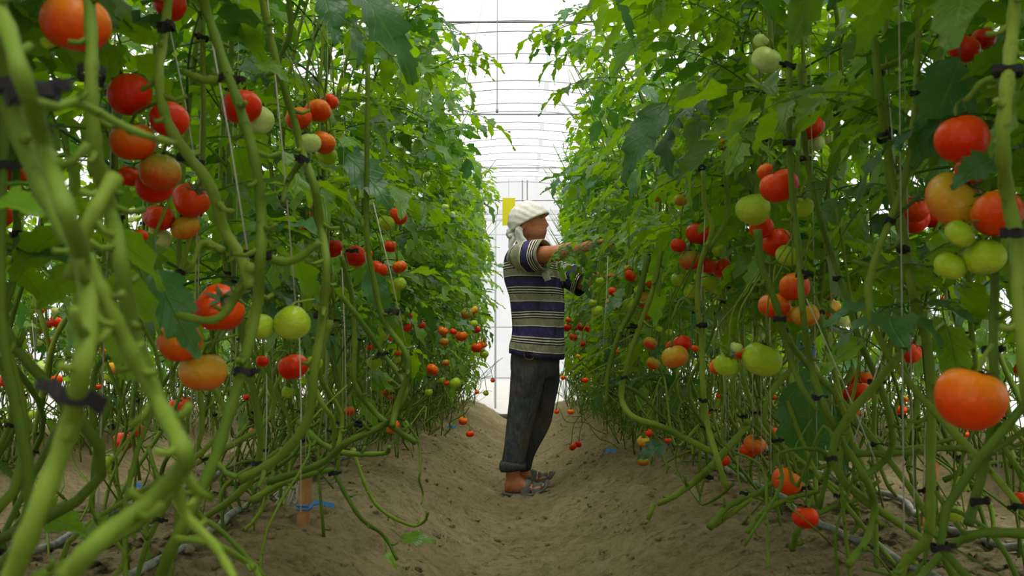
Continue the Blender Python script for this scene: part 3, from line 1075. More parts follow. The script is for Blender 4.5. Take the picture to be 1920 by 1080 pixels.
for sgn in (-1, 1):
    s0, e0, w0 = O + Vector((0, sgn * 0.18, 1.34)), O + Vector((-0.10, sgn * 0.24, 1.09)), O + Vector((-0.32, sgn * 0.15, 1.10))
    limb([s0, s0.lerp(e0, 0.5), e0, e0.lerp(w0, 0.4), w0], [0.055, 0.046, 0.040, 0.040, 0.027], V, Fc, 14)
    hand(w0, (-1, 0, 0.1), (0, -sgn * 0.6, 0.8), V, Fc, 0.5, 0.95, sgn)
    SL.append((s0, e0))
    limb([O + Vector((0, sgn * 0.09, 0.82)), O + Vector((0.01, sgn * 0.10, 0.47)), O + Vector((0.03, sgn * 0.10, 0.09))], [0.08, 0.052, 0.038], V, Fc, 14)
    limb([O + Vector((0.05, sgn * 0.10, 0.05)), O + Vector((-0.05, sgn * 0.10, 0.05)), O + Vector((-0.16, sgn * 0.11, 0.035))], [0.034, 0.036, 0.026], V, Fc, 12)
b2 = fuse('body', V, Fc, 0.008, 2)
link('body', b2, M['skin'], p2, O)
M['pale_blue'] = plain('pale_blue_cotton', srgb(120, 160, 180), 0.9, 0.1, 6, 0.2, 0.2)
V, Fc = loft([ell(O + Vector((0, 0, z)), a + 0.022, b + 0.022, 0, 28) for z, a, b in [(1.43, 0.06, 0.08)] + TQ[:5]], cap=False)
wrinkle(V, 0.012)
sh2 = link('shirt', mesh('shirt', V, Fc), M['pale_blue'], p2, O)
for s0, e0 in SL:
    V, Fc = tube([s0 + Vector((0, 0, 0.01)), s0.lerp(e0, 0.4), s0.lerp(e0, 0.8)], [0.072, 0.064, 0.060], 18, cap=False)
    wrinkle(V, 0.008)
    link('sleeve', mesh('sleeve', V, Fc), M['pale_blue'], sh2, O)
V, Fc = [], []
loft([ell(O + Vector((0, 0, z)), a, b, 0, 24) for z, a, b in ((0.96, 0.125, 0.175), (0.86, 0.135, 0.19), (0.76, 0.11, 0.17))], V, Fc)
for sgn in (-1, 1):
    limb([O + Vector((0, sgn * 0.095, 0.84)), O + Vector((0.01, sgn * 0.10, 0.47)), O + Vector((0.03, sgn * 0.10, 0.10))], [0.10, 0.080, 0.068], V, Fc, 18)
link('jeans', fuse('jeans', V, Fc, 0.012, 3), M['jeans'], p2, O)
rings = []
for i in range(10):
    ph = math.radians(2 + 92 * i / 9)
    r = []
    for k in range(36):
        t = 2 * math.pi * k / 36
        d = Matrix.Rotation(math.radians(-22), 3, 'Y') @ Vector((math.sin(ph) * math.cos(t), math.sin(ph) * math.sin(t), math.cos(ph)))
        rad = 1 / math.sqrt((d.x / 34.5) ** 2 + (d.y / 26.5) ** 2 + (d.z / 37) ** 2)
        r.append(h2(Vector((-2, 0, -1)) + d * rad))
    rings.append(r)
V, Fc = loft(rings, cap=False)
link('hair', mesh('hair', V, Fc), M['dark'], p2, O)
for sgn in (-1, 1):
    V, Fc = [], []
    rr = []
    for x, hw, h in ((0.09, 0.025, 0.05), (0.06, 0.04, 0.085), (0.0, 0.042, 0.09), (-0.08, 0.046, 0.06), (-0.16, 0.044, 0.045), (-0.20, 0.025, 0.03)):
        rr.append([O + Vector((x, sgn * 0.10 + hw * math.cos(a), max(0.0, h / 2 + h / 2 * math.sin(a)))) for a in [2 * math.pi * k / 14 for k in range(14)]])
    loft(rr, V, Fc)
    link('shoe', mesh('shoe', V, Fc), M['dark'], p2, O)


# ---------------------------------------------------------------- tomatoes: mesh kinds
def fruit_mesh(kind, colour):
    V, Fc = [], []
    N, R = 28, 14
    for j in range(R + 1):
        ph = math.pi * j / R
        for k in range(N):
            t = 2 * math.pi * k / N
            rib = {'round': 0.012, 'ribbed': 0.055, 'heart': 0.07, 'lobed': 0.09}[kind]
            nr = {'round': 4, 'ribbed': 5, 'heart': 2, 'lobed': 3}[kind]
            s = math.sin(ph)
            rad = 0.5 * (1 + rib * (abs(math.cos(nr * t / 2 + 0.4)) * 2 - 1.1) * min(1, s * 1.3))
            z = 0.5 * math.cos(ph) * 0.86
            if kind == 'heart':
                z = 0.5 * math.cos(ph) * (0.88 if ph < 1.57 else 1.0)
                rad *= 1 + 0.06 * math.cos(ph)
            z -= 0.10 * math.exp(-(s / 0.3) ** 2) * (1 if ph < 1.57 else -0.2)
            V.append((rad * s ** 0.92 * math.cos(t), rad * s ** 0.92 * math.sin(t), z))
    for j in range(R):
        for k in range(N):
            a, b = j * N + k, j * N + (k + 1) % N
            Fc.append((a, a + N, b + N, b))
    me = mesh('tomato', V, Fc)
    me.materials.append(FRUIT[colour])
    return me


FM = {}


def get_fruit(kind, colour):
    if (kind, colour) not in FM:
        FM[(kind, colour)] = fruit_mesh(kind, colour)
    return FM[(kind, colour)]


def calyx_mesh(seed):
    R = random.Random(seed)
    V, Fc = [], []
    for i in range(6):
        a = 2 * math.pi * i / 6 + R.uniform(-0.2, 0.2)
        L = R.uniform(0.26, 0.42)
        w0 = 0.055
        lift = R.uniform(-0.02, 0.10)
        b = len(V)
        for k, (t, w_) in enumerate(((0.02, 0.6), (0.3, 1.0), (0.65, 0.6), (1.0, 0.05))):
            r = 0.03 + L * t
            z = 0.352 + 0.05 * math.sin(t * 2.2) + lift * t * t - 0.16 * max(0, r - 0.25)
            for s in (-1, 1):
                V.append((r * math.cos(a) - s * w0 * w_ * math.sin(a), r * math.sin(a) + s * w0 * w_ * math.cos(a), z + 0.012 * (1 - abs(s))))
        for k in range(3):
            Fc.append((b + 2 * k, b + 2 * k + 2, b + 2 * k + 3, b + 2 * k + 1))
    return mesh('calyx', V, Fc)


CAL = [calyx_mesh(i) for i in range(4)]
for c in CAL:
    c.materials.append(M['calyx'])


def stalk_mesh(seed):
    R = random.Random(seed)
    a = R.uniform(0, 6.28)
    u = Vector((math.cos(a), math.sin(a), 0))
    P = [Vector((0, 0, 0.33)), Vector((0, 0, 0.48)) + u * 0.03, Vector((0, 0, 0.64)) + u * 0.16, Vector((0, 0, 0.74)) + u * 0.42, Vector((0, 0, 0.86)) + u * 0.8]
    V, Fc = tube(smooth_path(P, 3), [0.05] + [0.032] * 3 + [0.045] * 2 + [0.03] * 7, 6)
    return mesh('stalk', V, Fc)


STK = [stalk_mesh(i + 40) for i in range(6)]
for c in STK:
    c.materials.append(M['stem'])
RF = random.Random(77)


def tomato(c, d, colour, label, group=None, kind=None, tilt=None, stalk=True):
    kind = kind or RF.choice(['round', 'round', 'ribbed', 'ribbed', 'lobed'] if d > 0.05 else ['round', 'round', 'ribbed'])
    o = link('tomato', get_fruit(kind, colour))
    o.location = c
    o.scale = (d, d, d * RF.uniform(0.96, 1.04))
    o.rotation_euler = tilt or (RF.gauss(0, 0.32), RF.gauss(0, 0.32), RF.uniform(0, 6.28))
    tag(o, label, 'tomato', group)
    q = link('calyx', RF.choice(CAL), None, o)
    if stalk:
        s = link('stalk', RF.choice(STK), None, o)
        s.rotation_euler = (0, 0, RF.uniform(0, 6.28))
    return o


CL = [  # phrase, depth override or None, [(px, py, diameter, colour[, kind])]
    ('at the very top left among the nearest vines', 1.18, [(140, 42, 126, 'o', 'lobed'), (91, 78, 30, 'g')]),
    ('in the big cluster behind thick left stems', 1.62, [(243, 177, 84, 'r', 'round'), (249, 265, 88, 'o', 'round'), (318, 224, 74, 'r'), (300, 322, 80, 't', 'round'), (290, 348, 72, 'r', 'round'), (243, 330, 44, 'r'), (262, 442, 30, 'r')]),
    ('in the mixed cluster below the big left one', 2.05, [(358, 376, 68, 'r'), (299, 408, 56, 'r', 'lobed'), (348, 426, 54, 'y'), (298, 446, 47, 'w', 'round')]),
    ('at the left frame edge behind the thickest stem', 1.75, [(14, 325, 72, 'r'), (-2, 400, 56, 'r')]),
    ('above the black tie near the top left', 1.9, [(320, 10, 62, 'r')]),
    ('pair behind the second thick left stem', 2.0, [(453, 200, 76, 'r', 'round'), (484, 223, 62, 'w', 'round')]),
    ('in the bright upper left cluster', 2.6, [(560, 223, 50, 'o'), (597, 207, 50, 'o', 'lobed'), (620, 190, 32, 'r'), (581, 268, 44, 'w', 'round'), (606, 267, 48, 'o', 'round'), (612, 288, 44, 'g')]),
    ('in the big middle cluster of the left foreground', 1.62, [(411, 578, 90, 'r', 'lobed'), (337, 640, 82, 'o', 'round'), (382, 697, 88, 'y', 'ribbed'), (488, 612, 54, 'g', 'round'), (548, 605, 68, 'g', 'lobed')]),
    ('beside the tied stem left of the wooden stake', 2.5, [(549, 688, 56, 'r'), (590, 680, 30, 'g'), (492, 677, 24, 'r')]),
    ('pair on the dark leaning stem left of the path', 3.3, [(592, 398, 42, 'o', 'round'), (575, 432, 30, 'r')]),
    ('high on the left row\'s inner face', 3.9, [(724, 418, 33, 'g', 'round'), (747, 405, 35, 'r', 'ribbed'), (732, 462, 26, 'r')]),
    ('in the row of fruit halfway up the left row', 3.7, [(625, 466, 36, 'r'), (667, 480, 43, 'r', 'ribbed'), (709, 505, 37, 'r', 'round'), (749, 500, 28, 'o'), (748, 532, 27, 'g', 'round'), (602, 545, 38, 'o'), (604, 568, 36, 'g'), (688, 476, 22, 'r')]),
    ('in the long truss by the far left row end', 6.4, [(875, 588, 22, 't', 'round'), (888, 582, 18, 'y'), (888, 608, 17, 'g', 'round'), (893, 618, 17, 'r'), (865, 630, 23, 'o')]),
    ('in the lower truss by the far left row end', 6.6, [(894, 652, 21, 'r', 'round'), (905, 645, 17, 'o', 'ribbed'), (908, 664, 17, 'g', 'round')]),
    ('among the bare stems midway along the left row', 5.6, [(831, 620, 20, 'o'), (833, 640, 19, 't'), (850, 622, 14, 'r'), (811, 693, 24, 'o'), (853, 718, 22, 'g', 'round'), (838, 718, 11, 'r'), (829, 712, 12, 'g'), (836, 680, 14, 't'), (804, 735, 15, 'g')]),
    ('hanging low at the end of the left row', 7.6, [(868, 789, 18, 'o', 'ribbed'), (881, 813, 15, 'r'), (924, 713, 9, 'r'), (911, 737, 11, 'g'), (894, 735, 9, 'o')]),
    ('among the leaning stems of the middle left row', 4.6, [(791, 610, 15, 'r'), (765, 614, 18, 'r'), (768, 592, 12, 'r'), (729, 634, 16, 'o'), (716, 634, 14, 'g'), (746, 662, 13, 'o'), (744, 673, 16, 'g'), (694, 650, 14, 'r'), (702, 680, 28, 'g'), (788, 605, 12, 'o'), (728, 605, 24, 'g', 'round')]),
    ('in the low red bunch behind the left stems', 6.2, [(706, 722, 14, 'r'), (725, 716, 13, 'r'), (720, 736, 14, 'r'), (733, 730, 13, 'g'), (731, 745, 10, 'r')]),
    ('hanging low over the soil between left vine bases', 4.5, [(736, 799, 28, 'o', 'round'), (655, 770, 20, 'o')]),
    ('in the outer left row behind the thickest stem', 4.8, [(103, 714, 28, 'r', 'round'), (83, 690, 32, 'w', 'round'), (12, 711, 23, 'r'), (4, 716, 18, 'r'), (35, 748, 22, 'r'), (26, 744, 16, 'r'), (31, 777, 18, 'r'), (56, 778, 22, 'g')]),
    ('low over the soil behind the big left stem', 3.7, [(230, 828, 38, 'r', 'round'), (257, 808, 27, 'o', 'round'), (201, 870, 44, 'g', 'round')]),
    ('by the tied stem at lower left centre', 3.9, [(346, 757, 34, 'r'), (328, 758, 22, 'r')]),
    ('in the far outer left row at mid height', 5.6, [(75, 583, 16, 'r'), (106, 604, 24, 'r'), (90, 608, 18, 'r'), (95, 535, 14, 'r'), (50, 545, 20, 'g'), (104, 583, 16, 'w'), (70, 616, 26, 'y'), (91, 640, 14, 'r'), (72, 642, 16, 'w'), (28, 662, 20, 'y'), (50, 670, 22, 'y')]),
    ('in the far outer left row between two thick stems', 6.0, [(212, 690, 24, 'y', 'ribbed'), (205, 708, 20, 'g'), (198, 680, 13, 'g'), (192, 658, 15, 'o'), (228, 662, 14, 'r'), (184, 725, 12, 'r'), (210, 672, 13, 'g')]),
    ('low by the stems left of the wooden stake', 4.2, [(541, 735, 26, 'g'), (512, 738, 24, 'g'), (475, 810, 15, 'r'), (462, 745, 14, 'r')]),
    ('high up under the left canopy', 5.5, [(648, 166, 18, 'w'), (674, 167, 16, 'w'), (691, 165, 16, 'w'), (768, 273, 22, 'w', 'round'), (801, 326, 12, 'w'), (835, 388, 14, 'w'), (847, 402, 14, 'w'), (718, 334, 14, 'w'), (732, 338, 12, 'w'), (600, 24, 18, 'w'), (630, 222, 14, 'w')]),
    ('seen through the gap in the left foreground foliage', 5.2, [(246, 394, 15, 'w'), (256, 409, 16, 'w'), (246, 412, 12, 'w')]),
    ('in the big right foreground cluster', 1.45, [(1803, 260, 100, 'r', 'round'), (1822, 318, 62, 'r', 'round'), (1790, 375, 110, 'y', 'ribbed'), (1870, 400, 94, 'o', 'round'), (1800, 438, 56, 'g'), (1845, 482, 78, 'g', 'ribbed'), (1782, 498, 58, 'g', 'ribbed')]),
    ('large heart-shaped one in the right foreground', 1.2, [(1820, 745, 122, 'o', 'heart')]),
    ('pair at the top right behind a leaf', 1.75, [(1808, 92, 56, 'r', 'lobed'), (1844, 72, 46, 'r')]),
    ('behind the leaning stem right of centre right', 2.6, [(1715, 392, 54, 'r', 'round'), (1716, 415, 52, 'r'), (1750, 413, 32, 'r')]),
    ('in the upper group beside the tall straight right stem', 2.9, [(1519, 238, 54, 'r', 'round'), (1531, 268, 32, 'w'), (1512, 284, 30, 'w'), (1556, 263, 22, 'w')]),
    ('in the pale upper pair on the right', 2.5, [(1437, 112, 58, 'w', 'round'), (1427, 76, 30, 'w', 'round')]),
    ('around the tall straight right stem', 2.15, [(1461, 348, 74, 'r', 'round'), (1436, 322, 34, 'o'), (1500, 386, 48, 'g')]),
    ('in the cluster left of the tall straight right stem', 2.45, [(1413, 393, 64, 'g', 'lobed'), (1428, 427, 46, 'r'), (1458, 455, 58, 'r', 'round'), (1477, 479, 46, 'g', 'round')]),
    ('in the bright red cluster at right centre', 3.1, [(1309, 438, 47, 'r', 'round'), (1272, 460, 30, 'r'), (1296, 487, 46, 't', 'round'), (1326, 497, 36, 'r'), (1353, 502, 39, 'r', 'round'), (1344, 466, 32, 'g'), (1334, 414, 26, 'g')]),
    ('in the green group below the right centre cluster', 3.5, [(1272, 523, 28, 'g'), (1298, 545, 34, 'g'), (1330, 528, 42, 'g', 'round'), (1348, 537, 34, 'g', 'round')]),
    ('behind the tied double stem on the right', 2.35, [(1490, 537, 58, 'o', 'round'), (1452, 572, 60, 'o', 'round'), (1510, 590, 52, 'y', 'round'), (1480, 588, 34, 'y')]),
    ('in the yellow and red trio right of the worker', 3.0, [(1265, 669, 50, 'y', 'ribbed'), (1279, 645, 36, 'r'), (1258, 648, 20, 'r'), (1303, 653, 15, 'o')]),
    ('in the large green group low on the right', 2.3, [(1361, 684, 46, 'g', 'lobed'), (1346, 686, 34, 'o'), (1427, 673, 74, 'g', 'lobed'), (1391, 664, 26, 'o'), (1381, 651, 24, 'w')]),
    ('right of the long leaning stem, mid right', 2.9, [(1703, 658, 50, 'r', 'round'), (1754, 648, 26, 'r')]),
    ('in the red bunch low between the right stems', 3.2, [(1612, 736, 46, 'r', 'round'), (1599, 714, 30, 'r'), (1584, 740, 32, 'r'), (1622, 706, 28, 'o'), (1594, 772, 36, 'o')]),
    ('in the mixed bunch behind the long leaning right stem', 3.9, [(1580, 601, 27, 'w', 'ribbed'), (1611, 585, 26, 'w'), (1557, 577, 36, 'y'), (1602, 552, 28, 'y'), (1546, 545, 36, 'r')]),
    ('low over the drip hoses on the right', 2.6, [(1476, 902, 56, 'o', 'ribbed'), (1511, 970, 48, 'r', 'ribbed')]),
    ('hanging low at centre right above the hoses', 3.5, [(1415, 833, 40, 'o', 'ribbed'), (1402, 845, 30, 'r'), (1357, 863, 25, 'r')]),
    ('hanging low at the edge of the right row', 4.6, [(1206, 863, 24, 't', 'ribbed'), (1207, 827, 24, 'y', 'round'), (1215, 812, 17, 'r'), (1252, 826, 13, 'r')]),
    ('in the low pair over the right slope of the furrow', 6.2, [(1074, 838, 15, 'r', 'round'), (1084, 833, 13, 'r')]),
    ('in the red bunch just right of the worker\'s shirt', 6.3, [(1066, 600, 13, 'o'), (1062, 615, 15, 'r'), (1076, 614, 16, 'r'), (1092, 613, 20, 'r', 'round'), (1103, 617, 15, 'r'), (1075, 632, 17, 'r', 'round'), (1092, 644, 14, 'r'), (1081, 603, 10, 'o')]),
    ('in the loose group beside the worker\'s far hand', 4.9, [(1125, 526, 17, 'g', 'round'), (1112, 567, 15, 'g'), (1121, 583, 24, 'g', 'round'), (1150, 547, 19, 'r'), (1149, 570, 28, 't'), (1181, 571, 30, 'g', 'round'), (1181, 517, 22, 'r'), (1177, 503, 15, 'y'), (1225, 525, 38, 't', 'round'), (1213, 562, 40, 't', 'round'), (1212, 590, 20, 'o')]),
    ('among the leaning stems right of the worker', 4.6, [(1219, 643, 26, 't'), (1225, 681, 26, 't'), (1236, 617, 14, 'g'), (1254, 623, 15, 'g'), (1153, 658, 13, 'r'), (1097, 713, 13, 'r'), (1070, 772, 12, 'o'), (1044, 772, 10, 'r'), (1056, 708, 10, 'o'), (1084, 668, 9, 'y')]),
    ('at the lower right edge of the picture', 2.4, [(1784, 960, 42, 'g', 'round'), (1800, 908, 32, 'g'), (1913, 936, 34, 'r'), (1918, 693, 32, 'r')]),
    ('in the outer right row behind the foreground fruit', 4.6, [(1689, 768, 22, 'r'), (1702, 748, 15, 'y'), (1770, 561, 14, 'r'), (1450, 812, 22, 'r'), (1449, 744, 12, 'r'), (1348, 742, 12, 'r'), (1331, 772, 10, 'r'), (1376, 550, 14, 'r'), (1812, 815, 12, 'r')]),
    ('high under the right canopy', 3.9, [(1267, 285, 26, 'g', 'round'), (1278, 374, 28, 'y'), (1229, 370, 20, 'y'), (1168, 335, 14, 'w'), (1355, 184, 16, 'w'), (1358, 270, 28, 'r', 'round'), (1374, 182, 14, 'w'), (1340, 300, 16, 'w')]),
]


def order_words(items, axis):
    n = len(items)
    if axis == 0:
        w1 = ['leftmost'] + ['%s from left' % ORD[i] for i in range(1, n - 1)] + ['rightmost']
    else:
        w1 = ['uppermost'] + ['%s from top' % ORD[i] for i in range(1, n - 1)] + ['lowest']
    if n == 2:
        w1 = ['left', 'right'] if axis == 0 else ['upper', 'lower']
    return w1


HAND = []       # (x, y, z, radius, px, py, rpx) of every placed fruit
for phrase, Y0, items in CL:
    words = {}
    for c in {i[3] for i in items}:
        same = [i for i in items if i[3] == c]
        if len(same) == 1:
            words[id(same[0])] = CNAME[c] + ' tomato'
        else:
            sx = max(i[0] for i in same) - min(i[0] for i in same)
            sy = max(i[1] for i in same) - min(i[1] for i in same)
            axis = 0 if sx >= sy else 1
            same = sorted(same, key=lambda i: i[axis])
            for i, wd in zip(same, order_words(same, axis)):
                words[id(i)] = wd + ' ' + CNAME[c] + ' tomato'
    for it in items:
        px, py, d, c = it[:4]
        dm = d * Y0 / F
        Y = Y0
        # overlapping fruit of one bunch sit behind or in front of each other
        for hx, hy, hz, hr, hpx, hpy, hrp in HAND:
            dd = math.hypot(hpx - px, hpy - py)
            if dd < (hrp + d / 2) * 0.98 and abs(hy - Y) < hr + dm / 2:
                Y = hy + math.sqrt(max(0, (hr + dm / 2) ** 2 * 0.96 - (dd * Y0 / F) ** 2))
        while True:
            p = at(px, py, Y)
            if p.z - dm / 2 > ground(p.x, p.y) - 0.005 or Y < 1:
                break
            Y -= 0.05
            dm = d * Y / F
        dm = d * Y / F
        HAND.append((p.x, p.y, p.z, dm / 2, px, py, d / 2))
        tl = None
        if (px, py) in ((411, 578),):
            tl = (1.0, 0.25, 0.3)
        elif (px, py) in ((747, 405), (358, 376)):
            tl = (0.75, -0.1, 1.0)
        elif (px, py) == (1820, 745):
            tl = (0.15, 0.25, 0.2)
        ob = tomato(p, dm, c, words[id(it)] + ' ' + phrase, 'tomatoes ' + phrase, it[4] if len(it) > 4 else None, tl)
        if Y > 2.2:                    # the fruit hangs on a long truss stalk from the row behind it
            sg = 1 if p.x > 0 else -1
            mw = Matrix.LocRotScale(ob.location, ob.rotation_euler, ob.scale)
            top = mw @ Vector((0, 0, 0.34))
            far = max(0.06, 0.55 - abs(p.x)) if abs(p.x) < 0.6 else 0.06
            up = RF.uniform(0.10, 0.22) + 0.35 * far
            k_ = Vector((sg * far, RF.uniform(-0.06, 0.06), up))
            P = smooth_path([top, top + Vector((0, 0, up * 0.4)) + k_ * 0.12, top + k_ * 0.62 + Vector((0, 0, up * 0.25)), top + k_ + Vector((0, 0, up * 0.1))], 4)
            V, Fc = tube(P, 0.0022, 5)
            mi = mw.inverted()
            link('truss_stalk', mesh('truss_stalk', [mi @ v for v in V], Fc), M['stem'], ob)

# ---------------------------------------------------------------- visibility masks used when leaves are placed
GW, GH = 480, 270
gx, gy = np.meshgrid((np.arange(GW) + 0.5) * 4, (np.arange(GH) + 0.5) * 4)


def inside(poly):
    m = np.zeros(gx.shape, bool)
    n = len(poly)
    for i in range(n):
        x1, y1 = poly[i]
        x2, y2 = poly[(i + 1) % n]
        if y1 == y2:
            continue
        c = ((gy > min(y1, y2)) & (gy <= max(y1, y2)) & (gx < (x2 - x1) * (gy - y1) / (y2 - y1) + x1))
        m ^= c
    return m


MF = np.zeros((GH, GW))        # tomatoes: no leaf nearer than this
for x, y, z, r, px, py, rp in HAND:
    m = (gx - px) ** 2 + (gy - py) ** 2 < (rp * 0.8 + 2) ** 2
    MF[m] = np.maximum(MF[m], y + 0.02)
MO = np.zeros((GH, GW))        # the free corridor, the worker and the path
OPEN = [(805, -10), (850, 50), (856, 120), (875, 190), (886, 250), (900, 300), (940, 318), (952, 372), (908, 395), (910, 440), (926, 490), (940, 560), (942, 650), (918, 700), (912, 790),
        (1052, 790), (1052, 385), (1035, 382), (1047, 340), (1058, 260), (1068, 200), (1098, 140), (1060, 100), (1000, 80), (1045, 30), (1045, -10)]
MO[inside(OPEN)] = 20.0
MAN = [(955, 375), (1010, 372), (1036, 400), (1036, 462), (1100, 495), (1104, 552), (1064, 556), (1064, 690), (1050, 750), (1034, 925), (930, 925), (936, 860), (938, 480)]
m = inside(MAN)
MO[m] = np.maximum(MO[m], 6.4)
MC = np.zeros((GH, GW))        # the insect trap
MC[inside([(940, 372), (968, 372), (968, 426), (940, 426)])] = 20.0
ML = np.zeros((GH, GW))        # the zone of bare stems under the canopy
ML[inside([(-10, 640), (330, 620), (640, 640), (800, 760), (920, 790), (700, 880), (470, 1090), (-10, 1090)])] = 4.6
ML[inside([(1052, 640), (1250, 600), (1500, 640), (1930, 620), (1930, 1090), (1400, 1090), (1052, 790)])] = 4.6
MO[inside([(700, 880), (915, 790), (1050, 790), (1190, 850), (1420, 1090), (470, 1090)])] = 20.0


def hits(P, mask):
    """share of the points that would cover something that must stay visible"""
    px, py = project(P)
    ok = (px >= 0) & (px < 1920) & (py >= 0) & (py < 1080) & (P[:, 1] > 0.1)
    if not ok.any():
        return 0.0, 0
    ix, iy = (px[ok] / 4).astype(int), (py[ok] / 4).astype(int)
    return float((P[ok, 1] < mask[iy, ix]).mean()), int(ok.sum())


# ---------------------------------------------------------------- leaves
def leaflet(V, Fc, UV, o, d, nrm, L, W, R, st=9):
    """one lobed, pointed, folded and drooping blade"""
    d, nrm = d.normalized(), nrm.normalized()
    s = d.cross(nrm).normalized()
    nrm = s.cross(d)
    b = len(V)
    droop = R.uniform(0.1, 0.75)
    curl = R.uniform(-0.35, 0.35)
    fold = R.uniform(0.10, 0.42)
    ph = R.uniform(0, 1)
    pos, dd = Vector(o), Vector(d)
    nn = Vector(nrm)
    for i in range(st):
        t = i / (st - 1)
        env = math.sin(math.pi * t ** 0.66) ** 0.9 * (1.08 - 0.25 * t) if 0 < t < 1 else (0.12 if t == 0 else 0.0)
        jag = 1.0 + (0.13 if i % 2 == 1 else -0.15) * (0.4 + 0.6 * math.sin(math.pi * t))
        wl = W * 0.5 * env * jag * R.uniform(0.9, 1.1)
        wr = W * 0.5 * env * jag * R.uniform(0.9, 1.1)
        back = -d * (0.02 * L) if i % 2 == 0 else d * (0.05 * L)
        up = fold
        for sg, w_ in ((-1, wl), (0, 0), (1, wr)):
            if sg == 0:
                V.append(pos.copy())
            else:
                e = pos + s * (sg * w_ * math.cos(up)) + nn * (w_ * math.sin(up)) + dd * (0.045 * L if i % 2 == 1 else -0.01 * L)
                e += nn * (W * 0.09 * math.sin(4.5 * t * math.pi + ph * 6 + sg))
                V.append(e)
            UV.append((sg * (0.15 + 0.85 * env), t))
        ang = droop * 1.3 / st
        nd = (dd * math.cos(ang) - nn * math.sin(ang)).normalized()
        nn = (nn * math.cos(ang) + dd * math.sin(ang)).normalized()
        nd = (nd + s * curl / st).normalized()
        dd = nd
        pos = pos + dd * (L / (st - 1))
    for i in range(st - 1):
        a = b + 3 * i
        Fc.append((a, a + 3, a + 4, a + 1))
        Fc.append((a + 1, a + 4, a + 5, a + 2))


def leaf_mesh(seed, L=0.36, st=9, young=False):
    R = random.Random(seed)
    V, Fc, UV = [], [], []
    n = 10
    P, d = [Vector((0, 0, 0))], Vector((math.cos(0.5), 0, math.sin(0.5)))
    bend = R.uniform(0.5, 1.5)
    side = R.uniform(-0.5, 0.5)
    for i in range(n):
        a = -bend / n
        d = Matrix.Rotation(-a, 3, 'Y') @ d
        d = Matrix.Rotation(side / n, 3, 'Z') @ d
        P.append(P[-1] + d * (L / n))
    tube(P, [0.0036 - 0.0024 * i / n for i in range(n + 1)], 4, V, Fc, cap=False)
    UV += [(0.9, 0.5)] * len(V)

    def fr(t):
        i = min(n - 1, int(t * n))
        q = P[i].lerp(P[i + 1], t * n - i)
        dd = (P[i + 1] - P[i]).normalized()
        s = dd.cross(Vector((0, 0, 1))).normalized()
        return q, dd, s, s.cross(dd)
    for t, k in ((0.34, 0.62), (0.56, 0.9), (0.78, 0.85)):
        for sg in (-1, 1):
            q, dd, s, up = fr(min(0.97, t + R.uniform(-0.03, 0.03)))
            ldir = (s * sg * 0.9 + dd * R.uniform(0.25, 0.6) - Vector((0, 0, 1)) * R.uniform(-0.1, 0.5)).normalized()
            pet = 0.035 * k
            tube([q, q + ldir * pet], [0.0018, 0.0012], 3, V, Fc, cap=False)
            UV += [(0.9, 0.5)] * 6
            sz = 0.135 * k * R.uniform(0.85, 1.15) * L / 0.36
            leaflet(V, Fc, UV, q + ldir * pet, ldir, up + s * R.uniform(-0.4, 0.4), sz, sz * R.uniform(0.44, 0.58), R, st)
    for t in (0.45, 0.68, 0.9):       # small leaflets between the large ones
        sg = R.choice((-1, 1))
        q, dd, s, up = fr(t)
        ldir = (s * sg + dd * 0.3 - Vector((0, 0, 0.3))).normalized()
        leaflet(V, Fc, UV, q, ldir, up, 0.045, 0.026, R, 5)
    q, dd, s, up = fr(0.999)
    leaflet(V, Fc, UV, q, (dd - Vector((0, 0, R.uniform(0, 0.4)))).normalized(), up, 0.15 * R.uniform(0.9, 1.1) * L / 0.36, 0.078, R, st)
    me = mesh('leaf', V, Fc, True, UV)
    pts = np.array([tuple(v) for v in V])
    return me, pts[::max(1, len(pts) // 46)]


LEAVES = []
for i in range(12):
    me, pts = leaf_mesh(100 + i)
    me.materials.append(M['leaf'] if i % 4 else M['leaf_old'])
    LEAVES.append((me, pts))
LEAVES_NEAR = []
for i in range(6):
    me, pts = leaf_mesh(200 + i, 0.40, 15)
    me.materials.append(M['leaf'] if i % 3 else M['leaf_old'])
    LEAVES_NEAR.append((me, pts))

tie_me = {}


def tie_mesh(r):
    key = round(r, 3)
    if key not in tie_me:
        V, Fc = [], []
        n = 14
        for z in (-0.0045, 0.0045):
            for rr in (r + 0.0008, r + 0.0028):
                for k in range(n):
                    a = 2 * math.pi * k / n
                    q = rr * (1 + 0.10 * (k % 2))
                    V.append((q * math.cos(a) * 1.2, q * math.sin(a), z + 0.002 * math.sin(3 * a)))
        for k in range(n):
            k2 = (k + 1) % n
            a, b, c, d = k, n + k, 2 * n + k, 3 * n + k
            a2, b2, c2, d2 = k2, n + k2, 2 * n + k2, 3 * n + k2
            Fc += [(b, b2, d2, d), (a, c, c2, a2), (a, a2, b2, b), (c, d, d2, c2)]
        bx = box(r * 1.2 + 0.007, 0, 0, 0.012, 0.004, 0.007, V, Fc)
        tie_me[key] = mesh('stem_tie', V, Fc, False)
        tie_me[key].materials.append(M['tie'])
    return tie_me[key]


RP = random.Random(2024)


